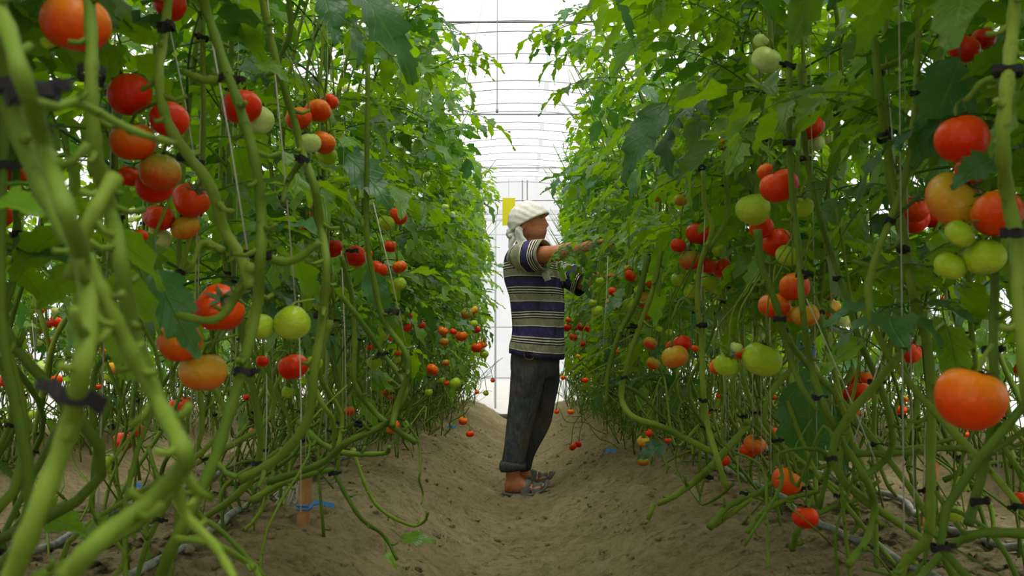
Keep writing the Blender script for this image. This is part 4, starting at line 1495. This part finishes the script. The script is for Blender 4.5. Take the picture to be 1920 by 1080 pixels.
def place_leaf(root, q, az, pitch, roll, sc, pool, tomax=0.06, openmax=0.10):
    me, pts = RP.choice(pool)
    R = Matrix.Rotation(az, 3, 'Z') @ Matrix.Rotation(pitch, 3, 'Y') @ Matrix.Rotation(roll, 3, 'X')
    P = (pts * sc) @ np.array(R).T + np.array(q)
    h, n = hits(P, MF)
    if h > tomax:
        return None
    h, n = hits(P, MO)
    if h > openmax:
        return None
    h, n = hits(P, MC)
    if h > 0:
        return None
    h, n = hits(P, ML)
    if h > 0.12:
        return None
    if (P[:, 2] < [ground(a, b) for a, b in P[:, :2]]).mean() > 0.15:
        return None
    o = bpy.data.objects.new('leaf', me)
    COL.objects.link(o)
    o.parent = root
    o.location = Vector(q) - root.location
    o.rotation_euler = R.to_euler()
    o.scale = (sc, sc, sc)
    return o


def stem_parts(root, Q, name='stem', stubs=0.8, sides=8, zr=None):
    """Q: smoothed [x, y, z, r]; a knobbly stem with the stubs of pruned leaves"""
    n = len(Q)
    rad = [q[3] * (1 + 0.07 * math.sin(i * 1.7) + (0.10 if i % 4 == 0 else 0)) for i, q in enumerate(Q)]
    V, Fc = tube([q[:3] for q in Q], rad, sides)
    a = RP.uniform(0, 6)
    for i in range(2, n - 2, 3):
        if RP.random() < stubs:
            t = (Vector(Q[i + 1][:3]) - Vector(Q[i - 1][:3])).normalized()
            u = t.orthogonal().normalized()
            a += 2.4
            u = Matrix.Rotation(a, 3, t) @ u
            p = Vector(Q[i][:3])
            r = Q[i][3]
            L = r * RP.uniform(2.2, 5.5)
            dr = (u + t * 0.55).normalized()
            tube([p, p + dr * L * 0.6, p + (dr + Vector((0, 0, 0.25))).normalized() * L], [r * 0.75, r * 0.46, r * 0.52], 6, V, Fc)
    return link(name, mesh(name, V, Fc), M['stem'], root, root.location)


def add_tie(root, q, r):
    o = bpy.data.objects.new('stem_tie', tie_mesh(r * 1.15))
    COL.objects.link(o)
    o.parent = root
    o.location = Vector(q) - root.location
    o.rotation_euler = (RP.gauss(0, 0.15), RP.gauss(0, 0.15), RP.uniform(0, 6.28))
    return o


def add_string(root, a, b):
    V, Fc = tube([a, Vector(a).lerp(Vector(b), 0.5) + Vector((0.004, 0, 0)), b], 0.0013, 5)
    return link('support_string', mesh('support_string', V, Fc), M['string'], root, root.location)


def vine(x0, y0, side, label, group, leaves=30, zlo=0.95, zhi=2.62, ties=3, shoots=2, reach=0.3, sc=(0.75, 1.15), st=0.8, thin=8, top=2.9, lean=0.0):
    g = ground(x0, y0)
    root = thing('tomato_plant', label, 'tomato plant', (x0, y0, g), group)
    for s_ in range(2 if shoots > 1 else 1):
        d = RP.uniform(-0.55, 0.55)
        xs_ = x0 - side * RP.uniform(0.3, 1.0) * reach
        yy = y0 + d
        r0 = RP.uniform(0.0055, 0.0085)
        P = [(x0 + RP.uniform(-0.05, 0.05), y0, g - 0.03, r0 * 0.9), (x0 - side * RP.uniform(-0.08, 0.14), y0 + d * 0.3, g + RP.uniform(0.08, 0.2), r0),
             (x0 - side * reach * RP.uniform(0.0, 1.3), y0 + d * RP.uniform(0.5, 1.1), g + RP.uniform(0.25, 0.42), r0),
             (xs_ + RP.uniform(-0.07, 0.07), yy, g + 0.62, r0), (xs_ + RP.uniform(-0.03, 0.03), yy, 1.2, r0), (xs_ + RP.uniform(-0.03, 0.03), yy + RP.uniform(-0.04, 0.04), min(1.7, zhi - 0.4), r0 * 0.85),
             (xs_ - side * (lean * 0.35 + RP.uniform(-0.05, 0.05)), yy, (1.7 + zhi) / 2, r0 * 0.7), (xs_ - side * (lean + RP.uniform(-0.08, 0.1)), yy + RP.uniform(-0.1, 0.1), zhi, r0 * 0.35)]
        Q = smooth_path(P, 5)
        stem_parts(root, Q, stubs=st, sides=7)
        sx, sy = xs_ + 0.012, yy - 0.012
        add_string(root, (sx, sy, top), (sx + RP.uniform(-0.03, 0.03), sy, g + 0.25))
        for k in range(ties):
            z = 0.55 + g * 0 + k * 0.42 + RP.uniform(-0.1, 0.1)
            q = min(Q, key=lambda q: abs(q[2] - z) - 0.0)
            add_tie(root, q[:3], q[3])
        az = RP.uniform(0, 6.28)
        nl = leaves // (2 if shoots > 1 else 1)
        for k in range(nl):
            z = zlo + (zhi - zlo) * (k + RP.random()) / nl
            if RP.random() < 0.07:
                z = zlo - RP.uniform(0.05, 0.35)
            q = min(Q, key=lambda q: abs(q[2] - z))
            for t_ in range(4):
                az += 2.4 + RP.uniform(-0.4, 0.4)
                if place_leaf(root, (q[0], q[1], z), az, RP.uniform(-0.4, 0.3), RP.uniform(-0.4, 0.4), RP.uniform(*sc) * (0.75 if z > zhi - 0.27 else 1), LEAVES):
                    break
    for k in range(shoots if y0 > 3.2 else 1):           # low bare side shoots and cut back vines
        a = RP.uniform(0, 6.28)
        L = RP.uniform(0.25, 0.6)
        q0 = Vector((x0 - side * RP.uniform(0, reach), y0 + RP.uniform(-0.2, 0.2), g + RP.uniform(0.05, 0.45)))
        P = [tuple(q0) + (0.006,)]
        for j in range(1, 5):
            P.append((q0.x + math.cos(a) * L * j / 4 * 0.5 + RP.uniform(-0.04, 0.04), q0.y + math.sin(a) * L * j / 4 + RP.uniform(-0.04, 0.04), max(g - 0.02, q0.z + (0.35 * math.sin(j * 0.9) * L * RP.choice((1, 1, -0.6))) + RP.uniform(-0.03, 0.03)), 0.0055 - 0.0006 * j))
        stem_parts(root, smooth_path(P, 4), 'side_shoot', 0.8, 6)
    for k in range(thin if y0 > 5 else thin // 4):             # thin upright bare stems between the bases
        q0 = Vector((x0 - side * RP.uniform(-0.25, 1.1) * reach, y0 + RP.uniform(-0.22, 0.22), 0))
        g0 = ground(q0.x, q0.y)
        H = RP.uniform(0.35, 0.95)
        lx, ly = RP.gauss(0, 0.18), RP.gauss(0, 0.25)
        if RP.random() < 0.35:
            H *= 0.35
            ly *= 2
        r = RP.uniform(0.0026, 0.0055)
        P = [(q0.x, q0.y, g0 - 0.02, r)]
        for j in range(1, 5):
            P.append((q0.x + lx * j / 4 + RP.uniform(-0.05, 0.05), q0.y + ly * j / 4 + RP.uniform(-0.06, 0.06), g0 + H * (j / 4) ** 0.8 + RP.uniform(-0.04, 0.04), r * (1 - 0.1 * j)))
        stem_parts(root, smooth_path(P, 3), 'side_shoot', 0.9, 5)
    return root


def row(x0, side, ylist, where, leaves, **kw):
    n = len(ylist)
    for i, y in enumerate(ylist):
        lab = 'tomato vine in the %s, %s' % (where, (ORD[i] + ' from the camera') if i < (n + 1) // 2 else ((ORD[n - 1 - i] + ' from the gable wall') if i < n - 1 else 'nearest the gable wall'))
        vine(x0 + RP.uniform(-0.04, 0.04), y + RP.uniform(-0.06, 0.06), side, lab, 'tomato vines in the ' + where, leaves, **kw)


def steps(a, b, s):
    out = []
    while a < b:
        out.append(a)
        a += s
    return out


HANDLEAVES = []
row(-0.94, -1, steps(1.4, 14.3, 0.40), 'inner row left of the path', 38, lean=0.30, thin=11)
row(0.97, 1, steps(1.4, 14.3, 0.40), 'inner row right of the path', 40, lean=0.38, thin=11)
row(-1.38, -1, steps(1.1, 14.3, 0.44), 'outer row on the left ridge', 30, zlo=1.0, reach=0.15, thin=14)
row(1.38, 1, steps(1.1, 14.3, 0.44), 'outer row on the right ridge', 30, zlo=1.0, reach=0.15, thin=14)
row(-3.3, -1, steps(2.8, 14.3, 0.55), 'far row beyond the left furrow', 22, zlo=0.62, zhi=1.72, top=1.9, ties=2, shoots=2, thin=12)
row(3.3, 1, steps(2.8, 14.3, 0.55), 'far row beyond the right furrow', 22, zlo=0.62, zhi=1.72, top=1.9, ties=2, shoots=2, thin=12)

row(-2.85, -1, steps(3.4, 14.3, 0.55), 'second row beyond the left furrow', 18, zlo=0.7, zhi=1.9, top=2.3, ties=2, shoots=2, thin=12, reach=0.1)
row(2.85, 1, steps(3.4, 14.3, 0.55), 'second row beyond the right furrow', 18, zlo=0.7, zhi=1.9, top=2.3, ties=2, shoots=2, thin=12, reach=0.1)
for x0, sd_, wh in ((-0.95, -1, 'left'), (0.95, 1, 'right')):  # extra vines added beside, behind and overhead to shade the nearest stems
    row(x0 * 1.15, sd_, steps(-1.9, 1.9, 0.42), '%s shade row added around the camera' % wh, 40, zlo=1.2, reach=0.1, ties=1, shoots=1, thin=0, lean=0.75)

# leaves that hide the worker's hands
for i, (px, py, Y, azd, pit, sc) in enumerate(((1100, 452, 5.30, 195, 0.3, 0.62), (1150, 476, 5.35, 185, 0.45, 0.7), (1130, 446, 5.45, 215, 0.4, 0.6), (1165, 500, 5.5, 175, 0.4, 0.6), (1085, 458, 5.38, 262, 1.0, 0.5), (1110, 462, 5.3, 285, 0.9, 0.5), (1175, 450, 5.4, 190, 0.1, 0.9), (1160, 425, 5.5, 180, -0.1, 0.5), (1092, 468, 5.25, 200, 0.5, 0.5), (1078, 452, 5.3, 230, 0.8, 0.45), (1120, 490, 5.3, 150, 0.3, 0.5), (1065, 462, 5.3, 200, 0.7, 0.38))):
    HANDLEAVES.append((px, py, Y, azd, pit, sc))

# ---------------------------------------------------------------- the nearest vines, stem by stem
NEAR = [  # label, [(depth, width, [(px, py)...]), ...] stems, [(px, py, depth, r)] ties
    ('nearest thick tomato vine at the left, forking low with a frayed black tie', [
        (0.60, 46, [(-60, -60), (0, 20), (40, 140), (85, 280), (125, 400), (158, 500), (165, 600), (152, 700), (130, 800), (70, 960), (15, 1100)]),
        (0.62, 44, [(160, 480), (200, 570), (245, 660), (300, 760), (345, 850), (335, 885), (270, 950), (190, 1010), (120, 1085)]),
        (0.66, 24, [(330, 880), (345, 960), (400, 1020), (440, 1085)])],
        [(146, 745, 0.6, 0.011), (58, 175, 0.6, 0.010)]),
    ('thick near vine hugging the left edge with a stub pointing right', [
        (0.72, 48, [(-20, 40), (20, 200), (80, 360), (150, 480)]), (0.72, 36, [(215, 332), (165, 420), (130, 520)]), (0.75, 22, [(100, 200), (150, 195), (250, 245), (330, 270)])],
        [(40, 172, 0.72, 0.013)]),
    ('upright vine behind the nearest left stems with a black tie at its top', [
        (1.0, 34, [(165, -40), (172, 90), (172, 180), (182, 300), (210, 400), (225, 480), (250, 620), (300, 760)])],
        [(172, 138, 0.99, 0.010)]),
    ('bending vine crossing the big left cluster, two black ties', [
        (1.42, 25, [(322, -40), (308, 60), (298, 150), (315, 230), (352, 290), (395, 350), (420, 430), (450, 480), (470, 540)]), (1.45, 22, [(470, 500), (440, 560), (400, 600), (330, 590)]), (1.42, 15, [(420, 470), (380, 455), (360, 500)])],
        [(311, 50, 1.42, 0.010), (352, 298, 1.42, 0.010)]),
    ('slanting thick vine with ties, running down right of the big red cluster', [
        (1.35, 26, [(362, -60), (390, 30), (428, 140), (452, 210), (478, 300), (490, 400), (488, 480), (482, 570), (455, 690), (425, 790), (395, 880), (330, 1010), (300, 1085)]),
        (1.35, 20, [(430, 145), (385, 150), (345, 135)]), (1.40, 20, [(490, 480), (545, 490), (600, 455)])],
        [(430, 148, 1.35, 0.010), (489, 477, 1.35, 0.010), (458, 697, 1.35, 0.010)]),
    ('leaning vine with tie below the bright upper left cluster', [
        (1.85, 20, [(482, -50), (505, 60), (525, 140), (550, 220), (568, 290), (590, 350), (603, 430), (612, 500), (605, 590), (590, 690), (575, 790), (520, 860), (450, 900)]),
        (1.9, 14, [(566, 300), (540, 340), (530, 380)]), (1.9, 14, [(605, 440), (590, 395), (598, 350)])],
        [(566, 299, 1.85, 0.009), (600, 591, 1.85, 0.009)]),
    ('vine at the left frame edge behind the thickest stem, one black tie', [
        (1.7, 20, [(40, 180), (30, 300), (32, 440), (25, 520), (5, 600), (-10, 680)])], [(33, 441, 1.7, 0.009)]),
    ('dark upright vine rising through the left centre foliage', [
        (2.4, 16, [(690, 120), (688, 300), (688, 440), (700, 520), (720, 600), (760, 660), (765, 700), (745, 760), (735, 800)]), (2.4, 15, [(540, -20), (545, 60), (522, 120), (515, 220)])], [(663, 470, 2.5, 0.008), (738, 585, 2.4, 0.008)]),
    ('long diagonal vine sweeping down the left row with black ties', [
        (2.6, 17, [(640, 555), (675, 600), (715, 660), (750, 705), (760, 740), (740, 780), (715, 800), (650, 830), (600, 870), (500, 905)]), (2.6, 15, [(640, 480), (660, 560), (665, 640), (665, 720), (700, 770), (735, 800), (780, 830)]),
        (2.6, 14, [(560, 660), (600, 750), (625, 790), (625, 850)])], [(715, 664, 2.6, 0.008), (672, 795, 2.6, 0.008)]),
    ('low sprawling vine over the left ridge, trailing down to the furrow', [
        (2.75, 18, [(470, 940), (520, 910), (580, 890), (625, 880)]), (2.8, 12, [(625, 880), (650, 930), (680, 975), (720, 1005), (745, 1050)]), (2.9, 10, [(660, 840), (690, 920), (720, 960), (770, 985), (795, 978), (803, 960)]),
        (2.75, 16, [(560, 790), (600, 830), (650, 850), (720, 850), (730, 838)]), (2.8, 15, [(620, 600), (600, 700), (640, 780), (630, 860)])], [(625, 888, 2.76, 0.008), (545, 905, 2.75, 0.009)]),
    ('thin vine hanging over the left slope with two tiny green fruits', [
        (4.1, 7, [(760, 790), (785, 830), (788, 880), (786, 900), (793, 925), (790, 945)])], []),
    ('low foreground shoots at the bottom left over the soil', [
        (1.3, 22, [(60, 1085), (150, 1045), (250, 990), (320, 930), (345, 880)]), (1.5, 14, [(-10, 860), (40, 910), (70, 950)]), (1.2, 16, [(330, 1010), (400, 1020), (470, 1060), (490, 1090)]), (2.2, 16, [(205, 760), (180, 840), (172, 960)]),
        (1.7, 14, [(350, 880), (370, 960), (420, 1000), (500, 1085)])], []),
    ('slender far-left vine with the pale green fruit', [
        (3.0, 14, [(150, 560), (110, 620), (90, 680), (70, 780), (60, 850)]), (3.0, 13, [(60, 540), (85, 620), (95, 680), (80, 760)]), (3.2, 12, [(395, 600), (400, 680), (385, 780)]), (3.0, 12, [(255, 700), (248, 800), (262, 900)])], [(65, 815, 3.0, 0.008), (210, 800, 3.0, 0.008)]),
    ('thick vine at the right frame edge beside the big cluster', [
        (1.1, 34, [(1905, -40), (1898, 60), (1888, 160), (1880, 270), (1888, 360), (1905, 450), (1912, 560), (1925, 700), (1940, 800)]), (1.15, 16, [(1890, 160), (1850, 150), (1810, 190)])],
        [(1890, 133, 1.1, 0.012), (1905, 437, 1.1, 0.012)]),
    ('vine behind the large heart-shaped tomato, bending left at the base', [
        (1.5, 22, [(1868, 440), (1865, 560), (1862, 660), (1868, 760), (1850, 850), (1830, 930), (1815, 985)]), (1.5, 22, [(1925, 1000), (1840, 1000), (1790, 1020), (1745, 1060), (1715, 1095)]), (1.55, 16, [(1820, 860), (1870, 840), (1930, 800)])],
        [(1860, 655, 1.5, 0.010), (1838, 940, 1.5, 0.010)]),
    ('straight tall vine on the right with three black ties', [
        (1.9, 22, [(1625, -40), (1636, 60), (1648, 160), (1662, 270), (1680, 370), (1698, 460), (1712, 550), (1738, 640), (1746, 740), (1745, 860), (1745, 950), (1738, 1010), (1700, 1050), (1680, 1090)]), (1.9, 15, [(1648, 130), (1690, 110), (1708, 75)]), (1.95, 14, [(1705, 480), (1650, 500), (1600, 490)])],
        [(1645, 136, 1.9, 0.010), (1657, 258, 1.9, 0.010), (1694, 468, 1.9, 0.010), (1745, 918, 1.9, 0.010)]),
    ('tall straight pale vine right of the centre right fruit', [
        (2.05, 18, [(1487, -40), (1482, 60), (1480, 160), (1480, 270), (1486, 370), (1498, 480), (1505, 580), (1520, 680), (1545, 760), (1580, 830), (1618, 890), (1640, 950), (1625, 1010), (1590, 1060)]),
        (2.0, 17, [(1420, 430), (1428, 500), (1455, 570), (1475, 650), (1500, 720), (1530, 770)]), (2.1, 12, [(1480, 195), (1455, 185), (1400, 140)])],
        [(1480, 123, 2.05, 0.009), (1480, 268, 2.05, 0.009), (1505, 515, 2.05, 0.009), (1462, 598, 2.0, 0.009), (1535, 745, 2.05, 0.009)]),
    ('long vine leaning right from the upper black tie', [
        (2.25, 17, [(1500, 120), (1505, 230), (1515, 310), (1535, 400), (1560, 480), (1588, 560), (1612, 640), (1640, 700), (1665, 770), (1672, 840), (1640, 880), (1600, 900)]), (2.3, 13, [(1620, 560), (1580, 590), (1540, 570)])],
        [(1510, 298, 2.25, 0.009), (1572, 523, 2.25, 0.009), (1640, 716, 2.25, 0.009)]),
    ('upright vine through the bright red right centre cluster', [
        (2.75, 15, [(1318, 320), (1322, 390), (1335, 430), (1312, 500), (1308, 570), (1315, 640), (1318, 720), (1325, 790), (1345, 860), (1362, 915)]), (2.75, 13, [(1360, 330), (1365, 400), (1330, 470)]), (2.8, 10, [(1312, 590), (1280, 560), (1260, 600)])],
        [(1316, 315, 2.75, 0.008), (1318, 610, 2.75, 0.008), (1318, 750, 2.75, 0.008)]),
    ('thick diagonal vine right of the worker with a black tie', [
        (3.1, 16, [(1240, 470), (1225, 540), (1200, 610), (1180, 670), (1165, 740), (1185, 780), (1240, 800), (1280, 820), (1340, 850)]), (3.1, 15, [(1215, 480), (1195, 560), (1160, 630), (1140, 700), (1135, 760)]), (3.2, 11, [(1160, 720), (1200, 740), (1250, 790)])],
        [(1188, 612, 3.1, 0.008), (1170, 708, 3.1, 0.008), (1240, 795, 3.1, 0.008)]),
    ('low forked vine whose shoots arch down to the right ridge soil', [
        (3.05, 18, [(1330, 880), (1300, 905), (1265, 930), (1235, 945)]), (3.0, 19, [(1330, 880), (1360, 845), (1400, 800), (1400, 790)]), (2.9, 16, [(1330, 990), (1365, 950), (1420, 925), (1470, 895), (1560, 870)]), (2.8, 15, [(1400, 1000), (1430, 960), (1480, 935), (1540, 920)]),
        (2.7, 16, [(1485, 1030), (1500, 990), (1550, 955), (1600, 940), (1650, 900)]), (2.9, 14, [(1340, 985), (1375, 960), (1410, 935)]), (2.8, 15, [(1600, 690), (1570, 760), (1640, 820), (1700, 840), (1800, 820)]), (3.1, 12, [(1225, 945), (1215, 975)])],
        [(1330, 895, 3.05, 0.010), (1395, 925, 2.88, 0.009), (1510, 915, 2.8, 0.009)]),
    ('bare low shoots crossing behind the right foreground stems', [
        (2.3, 17, [(1600, 850), (1680, 850), (1780, 840), (1860, 850), (1930, 825)]), (2.4, 15, [(1560, 720), (1590, 800), (1570, 860), (1540, 900)]), (2.3, 14, [(1690, 830), (1720, 760), (1700, 700), (1680, 640)]), (2.2, 14, [(1880, 720), (1900, 800), (1930, 840)]),
        (2.6, 12, [(1640, 740), (1640, 830), (1660, 900), (1680, 930)]), (2.5, 13, [(1770, 900), (1850, 870), (1930, 860)])], [(1600, 850, 2.3, 0.008)]),
]
NROOT = []
for label, stems, ties in NEAR:
    lo = min((at(x, y, Y) for Y, w_, P in stems for x, y in P), key=lambda v: v.z)
    root = thing('tomato_plant', label, 'tomato plant', lo, 'tomato vines nearest the camera')
    NROOT.append(root)
    for Y, wd, P in stems:
        n = len(P)
        ctrl = []
        for i, (x, y) in enumerate(P):
            q = at(x, y, Y + 0.03 * math.sin(i * 1.3 + x))
            q.z = max(q.z, ground(q.x, q.y) - 0.02)
            k = 1 - 0.25 * (i / n if P[0][1] > P[-1][1] else 1 - i / n) if n > 6 else 1 - 0.45 * i / n
            ctrl.append((q.x, q.y, q.z, wd * Y / F / 2 * k * (0.78 if Y > 2 else 0.9)))
        sp = smooth_path(ctrl, 6 if wd > 14 else 5)
        stem_parts(root, sp, 'stem' if n > 5 or wd > 16 else 'side_shoot', 0.55, 12 if Y < 1.6 else 9)
    for x, y, Y, r in ties:
        add_tie(root, at(x, y, Y), r * 0.85)
# white strings beside the nearest stems
STR = [(380, -20, 478, 560, 1.5), (320, 60, 370, 330, 1.8), (500, -20, 560, 640, 1.95), (1930, 60, 1935, 500, 1.2), (1660, 100, 1690, 520, 2.0), (1740, 560, 1730, 940, 1.95), (1512, 560, 1640, 860, 2.1), (1680, 560, 1600, 830, 2.2),
       (1322, 400, 1310, 600, 2.8), (1345, 600, 1360, 760, 2.9), (700, 380, 760, 640, 2.7), (560, 560, 564, 960, 2.2), (640, 470, 650, 800, 2.9), (1140, 480, 1130, 660, 4.2), (60, 600, 66, 700, 3.0), (120, 540, 190, 700, 3.1), (390, 700, 392, 860, 3.4), (500, 700, 496, 900, 2.4)]
SLAB = ['string beside the slanting vine right of the big red cluster', 'short string right of the big left cluster', 'string beside the leaning vine under the bright upper left cluster', 'string at the right frame edge beside the big cluster',
        'string against the straight tall vine on the right', 'string low against the straight tall vine on the right', 'pale string slanting right, low among the right stems', 'pale string slanting left, low among the right stems',
        'string through the bright red right centre cluster', 'short string under the bright red right centre cluster', 'string under the high pair on the left row', 'long string above the blue-ribboned stake', 'string left of the leaf-free middle left stems',
        'thin string in front of the green leaves beside the far hand', 'string beside the pale green tomato at far left', 'string slanting behind the thickest left stem', 'string below the yellow tomato of the left foreground', 'short string right of the lowest left foreground stems']
for i, (x1, y1, x2, y2, Y) in enumerate(STR):
    a, b = at(x1, y1, Y), at(x2, y2, Y)
    V, Fc = tube([a, a.lerp(b, 0.5) + Vector((0.003, 0, -0.002)), b], 0.0014, 5)
    o = link('support_string', mesh('support_string', V, Fc), M['string'])
    tag(o, SLAB[i], 'string', 'support strings near the camera')

# a side branch of the right row hanging between the camera and the worker's hands
q0 = at(1190, 455, 5.5)
root = thing('tomato_plant', 'leafy side branch the worker is holding, hanging over his hands', 'tomato plant', (q0.x, q0.y, ground(q0.x, q0.y)), None)
P = [(q0.x + 0.1, q0.y, ground(q0.x, q0.y), 0.007), (q0.x + 0.08, q0.y, 0.8, 0.007), (q0.x, q0.y, q0.z, 0.006)] + [tuple(at(x, y, Y)) + (0.004,) for x, y, Y in ((1150, 448, 5.45), (1115, 446, 5.4), (1085, 456, 5.38))]
stem_parts(root, smooth_path(P, 6), 'stem', 0.5, 7)
for px, py, Y, azd, pit, sc in HANDLEAVES:
    me, pts = RP.choice(LEAVES)
    o = link('leaf', me, None, root)
    o.location = at(px, py, Y) - root.location
    o.rotation_euler = (Matrix.Rotation(math.radians(azd), 3, 'Z') @ Matrix.Rotation(pit, 3, 'Y')).to_euler()
    o.scale = (sc, sc, sc)

# leafy tips that reach out over the corridor
for nm, lab, stem_p, lvs in (
    ('tomato_plant', 'leafy vine tip reaching over the path from the right row top', ((1300, 60, 4.3), (1220, 45, 4.1), (1150, 38, 4.0), (1075, 45, 3.95), (1030, 62, 3.9)),
     ((1120, 42, 4.0, 190, 0.3, 0.62), (1080, 46, 3.95, 175, 0.2, 0.55), (1150, 50, 4.0, 215, 0.6, 0.7), (1100, 60, 3.95, 160, 0.5, 0.5), (1160, 90, 4.0, 190, 0.4, 0.7), (1180, 150, 4.0, 180, 0.2, 0.8))),
    ('tomato_plant', 'leafy vine tip reaching over the path from the left row top', ((640, 150, 4.2), (740, 120, 4.1), (800, 130, 4.0), (850, 112, 3.95)),
     ((800, 125, 4.0, -10, 0.0, 0.55), (835, 112, 3.95, 12, -0.1, 0.5), (780, 130, 4.0, -30, 0.2, 0.7), (790, 60, 4.0, 0, 0.1, 0.7), (800, 210, 4.2, -10, 0.2, 0.8), (820, 250, 4.4, 5, 0.1, 0.6)))):
    a = at(*stem_p[0])
    root = thing(nm, lab, 'tomato plant', (a.x, a.y, ground(a.x, a.y)))
    P = [(a.x, a.y, ground(a.x, a.y), 0.007), (a.x + 0.03, a.y, 1.0, 0.007)] + [tuple(at(*q)) + (0.0045 - 0.0006 * i,) for i, q in enumerate(stem_p)]
    stem_parts(root, smooth_path(P, 6), 'stem', 0.4, 7)
    for px, py, Y, azd, pit, sc in lvs:
        o = link('leaf', RP.choice(LEAVES_NEAR)[0], None, root)
        o.location = at(px, py, Y) - root.location
        o.rotation_euler = (Matrix.Rotation(math.radians(azd), 3, 'Z') @ Matrix.Rotation(pit, 3, 'Y')).to_euler()
        o.scale = (sc, sc, sc)

# single big leaves hanging near the camera
BIG = [(0, -5, 372, 78, 392, 0.9, 0.45, 0), (5, 660, -30, 792, 108, 1.9, 0.5, 1), (5, 600, -30, 640, 70, 1.95, 0.6, 1), (4, 292, 505, 352, 655, 1.5, 0.5, 1), (5, 478, 118, 545, 128, 1.8, 0.45, 0), (4, 230, 440, 300, 560, 1.75, 0.7, 0),
       (20, 1525, 700, 1495, 905, 2.9, 0.6, 1), (20, 1560, 735, 1575, 880, 2.95, 0.5, 1), (13, 1862, 300, 1795, 330, 1.35, 0.6, 1), (9, 752, 1008, 810, 1012, 3.2, 0.5, 0), (9, 725, 1035, 740, 1060, 2.9, 0.4, 0), (19, 1250, 835, 1195, 842, 4.4, 0.7, 1),
       (17, 1156, -20, 1188, 72, 3.0, 0.25, 1), (13, 1800, 110, 1730, 300, 1.7, 0.5, 1), (17, 1620, 640, 1540, 680, 2.2, 0.5, 0), (19, 1165, 560, 1130, 580, 4.6, 0.6, 1), (11, 60, 960, 150, 985, 1.6, 0.6, 0), (11, 150, 1000, 215, 975, 1.7, 0.6, 0),
       (17, 1250, 195, 1150, 310, 2.5, 0.45, 1), (16, 1330, 640, 1375, 655, 2.7, 0.5, 0), (8, 650, 290, 740, 372, 2.4, 0.5, 1), (8, 690, 510, 725, 590, 2.6, 0.55, 1), (5, 170, 60, 300, 20, 1.9, 0.6, 1), (2, 290, 130, 180, 240, 1.9, 0.5, 1)]
RB = random.Random(9)
for k, x1, y1, x2, y2, Y, wf, old in BIG:
    a, b = at(x1, y1, Y), at(x2, y2, Y - 0.04)
    V, Fc, UV = [], [], []
    d_ = b - a
    nrm = Vector((RB.uniform(-0.4, 0.4), -0.75, 0.75))
    u = d_.normalized()
    tube([a - u * 0.04 + Vector((0, 0.03, 0.02)), a], [0.002, 0.0015], 5, V, Fc)
    UV += [(0.9, 0.5)] * len(V)
    leaflet(V, Fc, UV, a, u, nrm, d_.length * 1.08, d_.length * wf, RB, 15)
    link('leaf', mesh('leaf', V, Fc, True, UV), M['leaf_old' if old else 'leaf'], NROOT[k], NROOT[k].location)
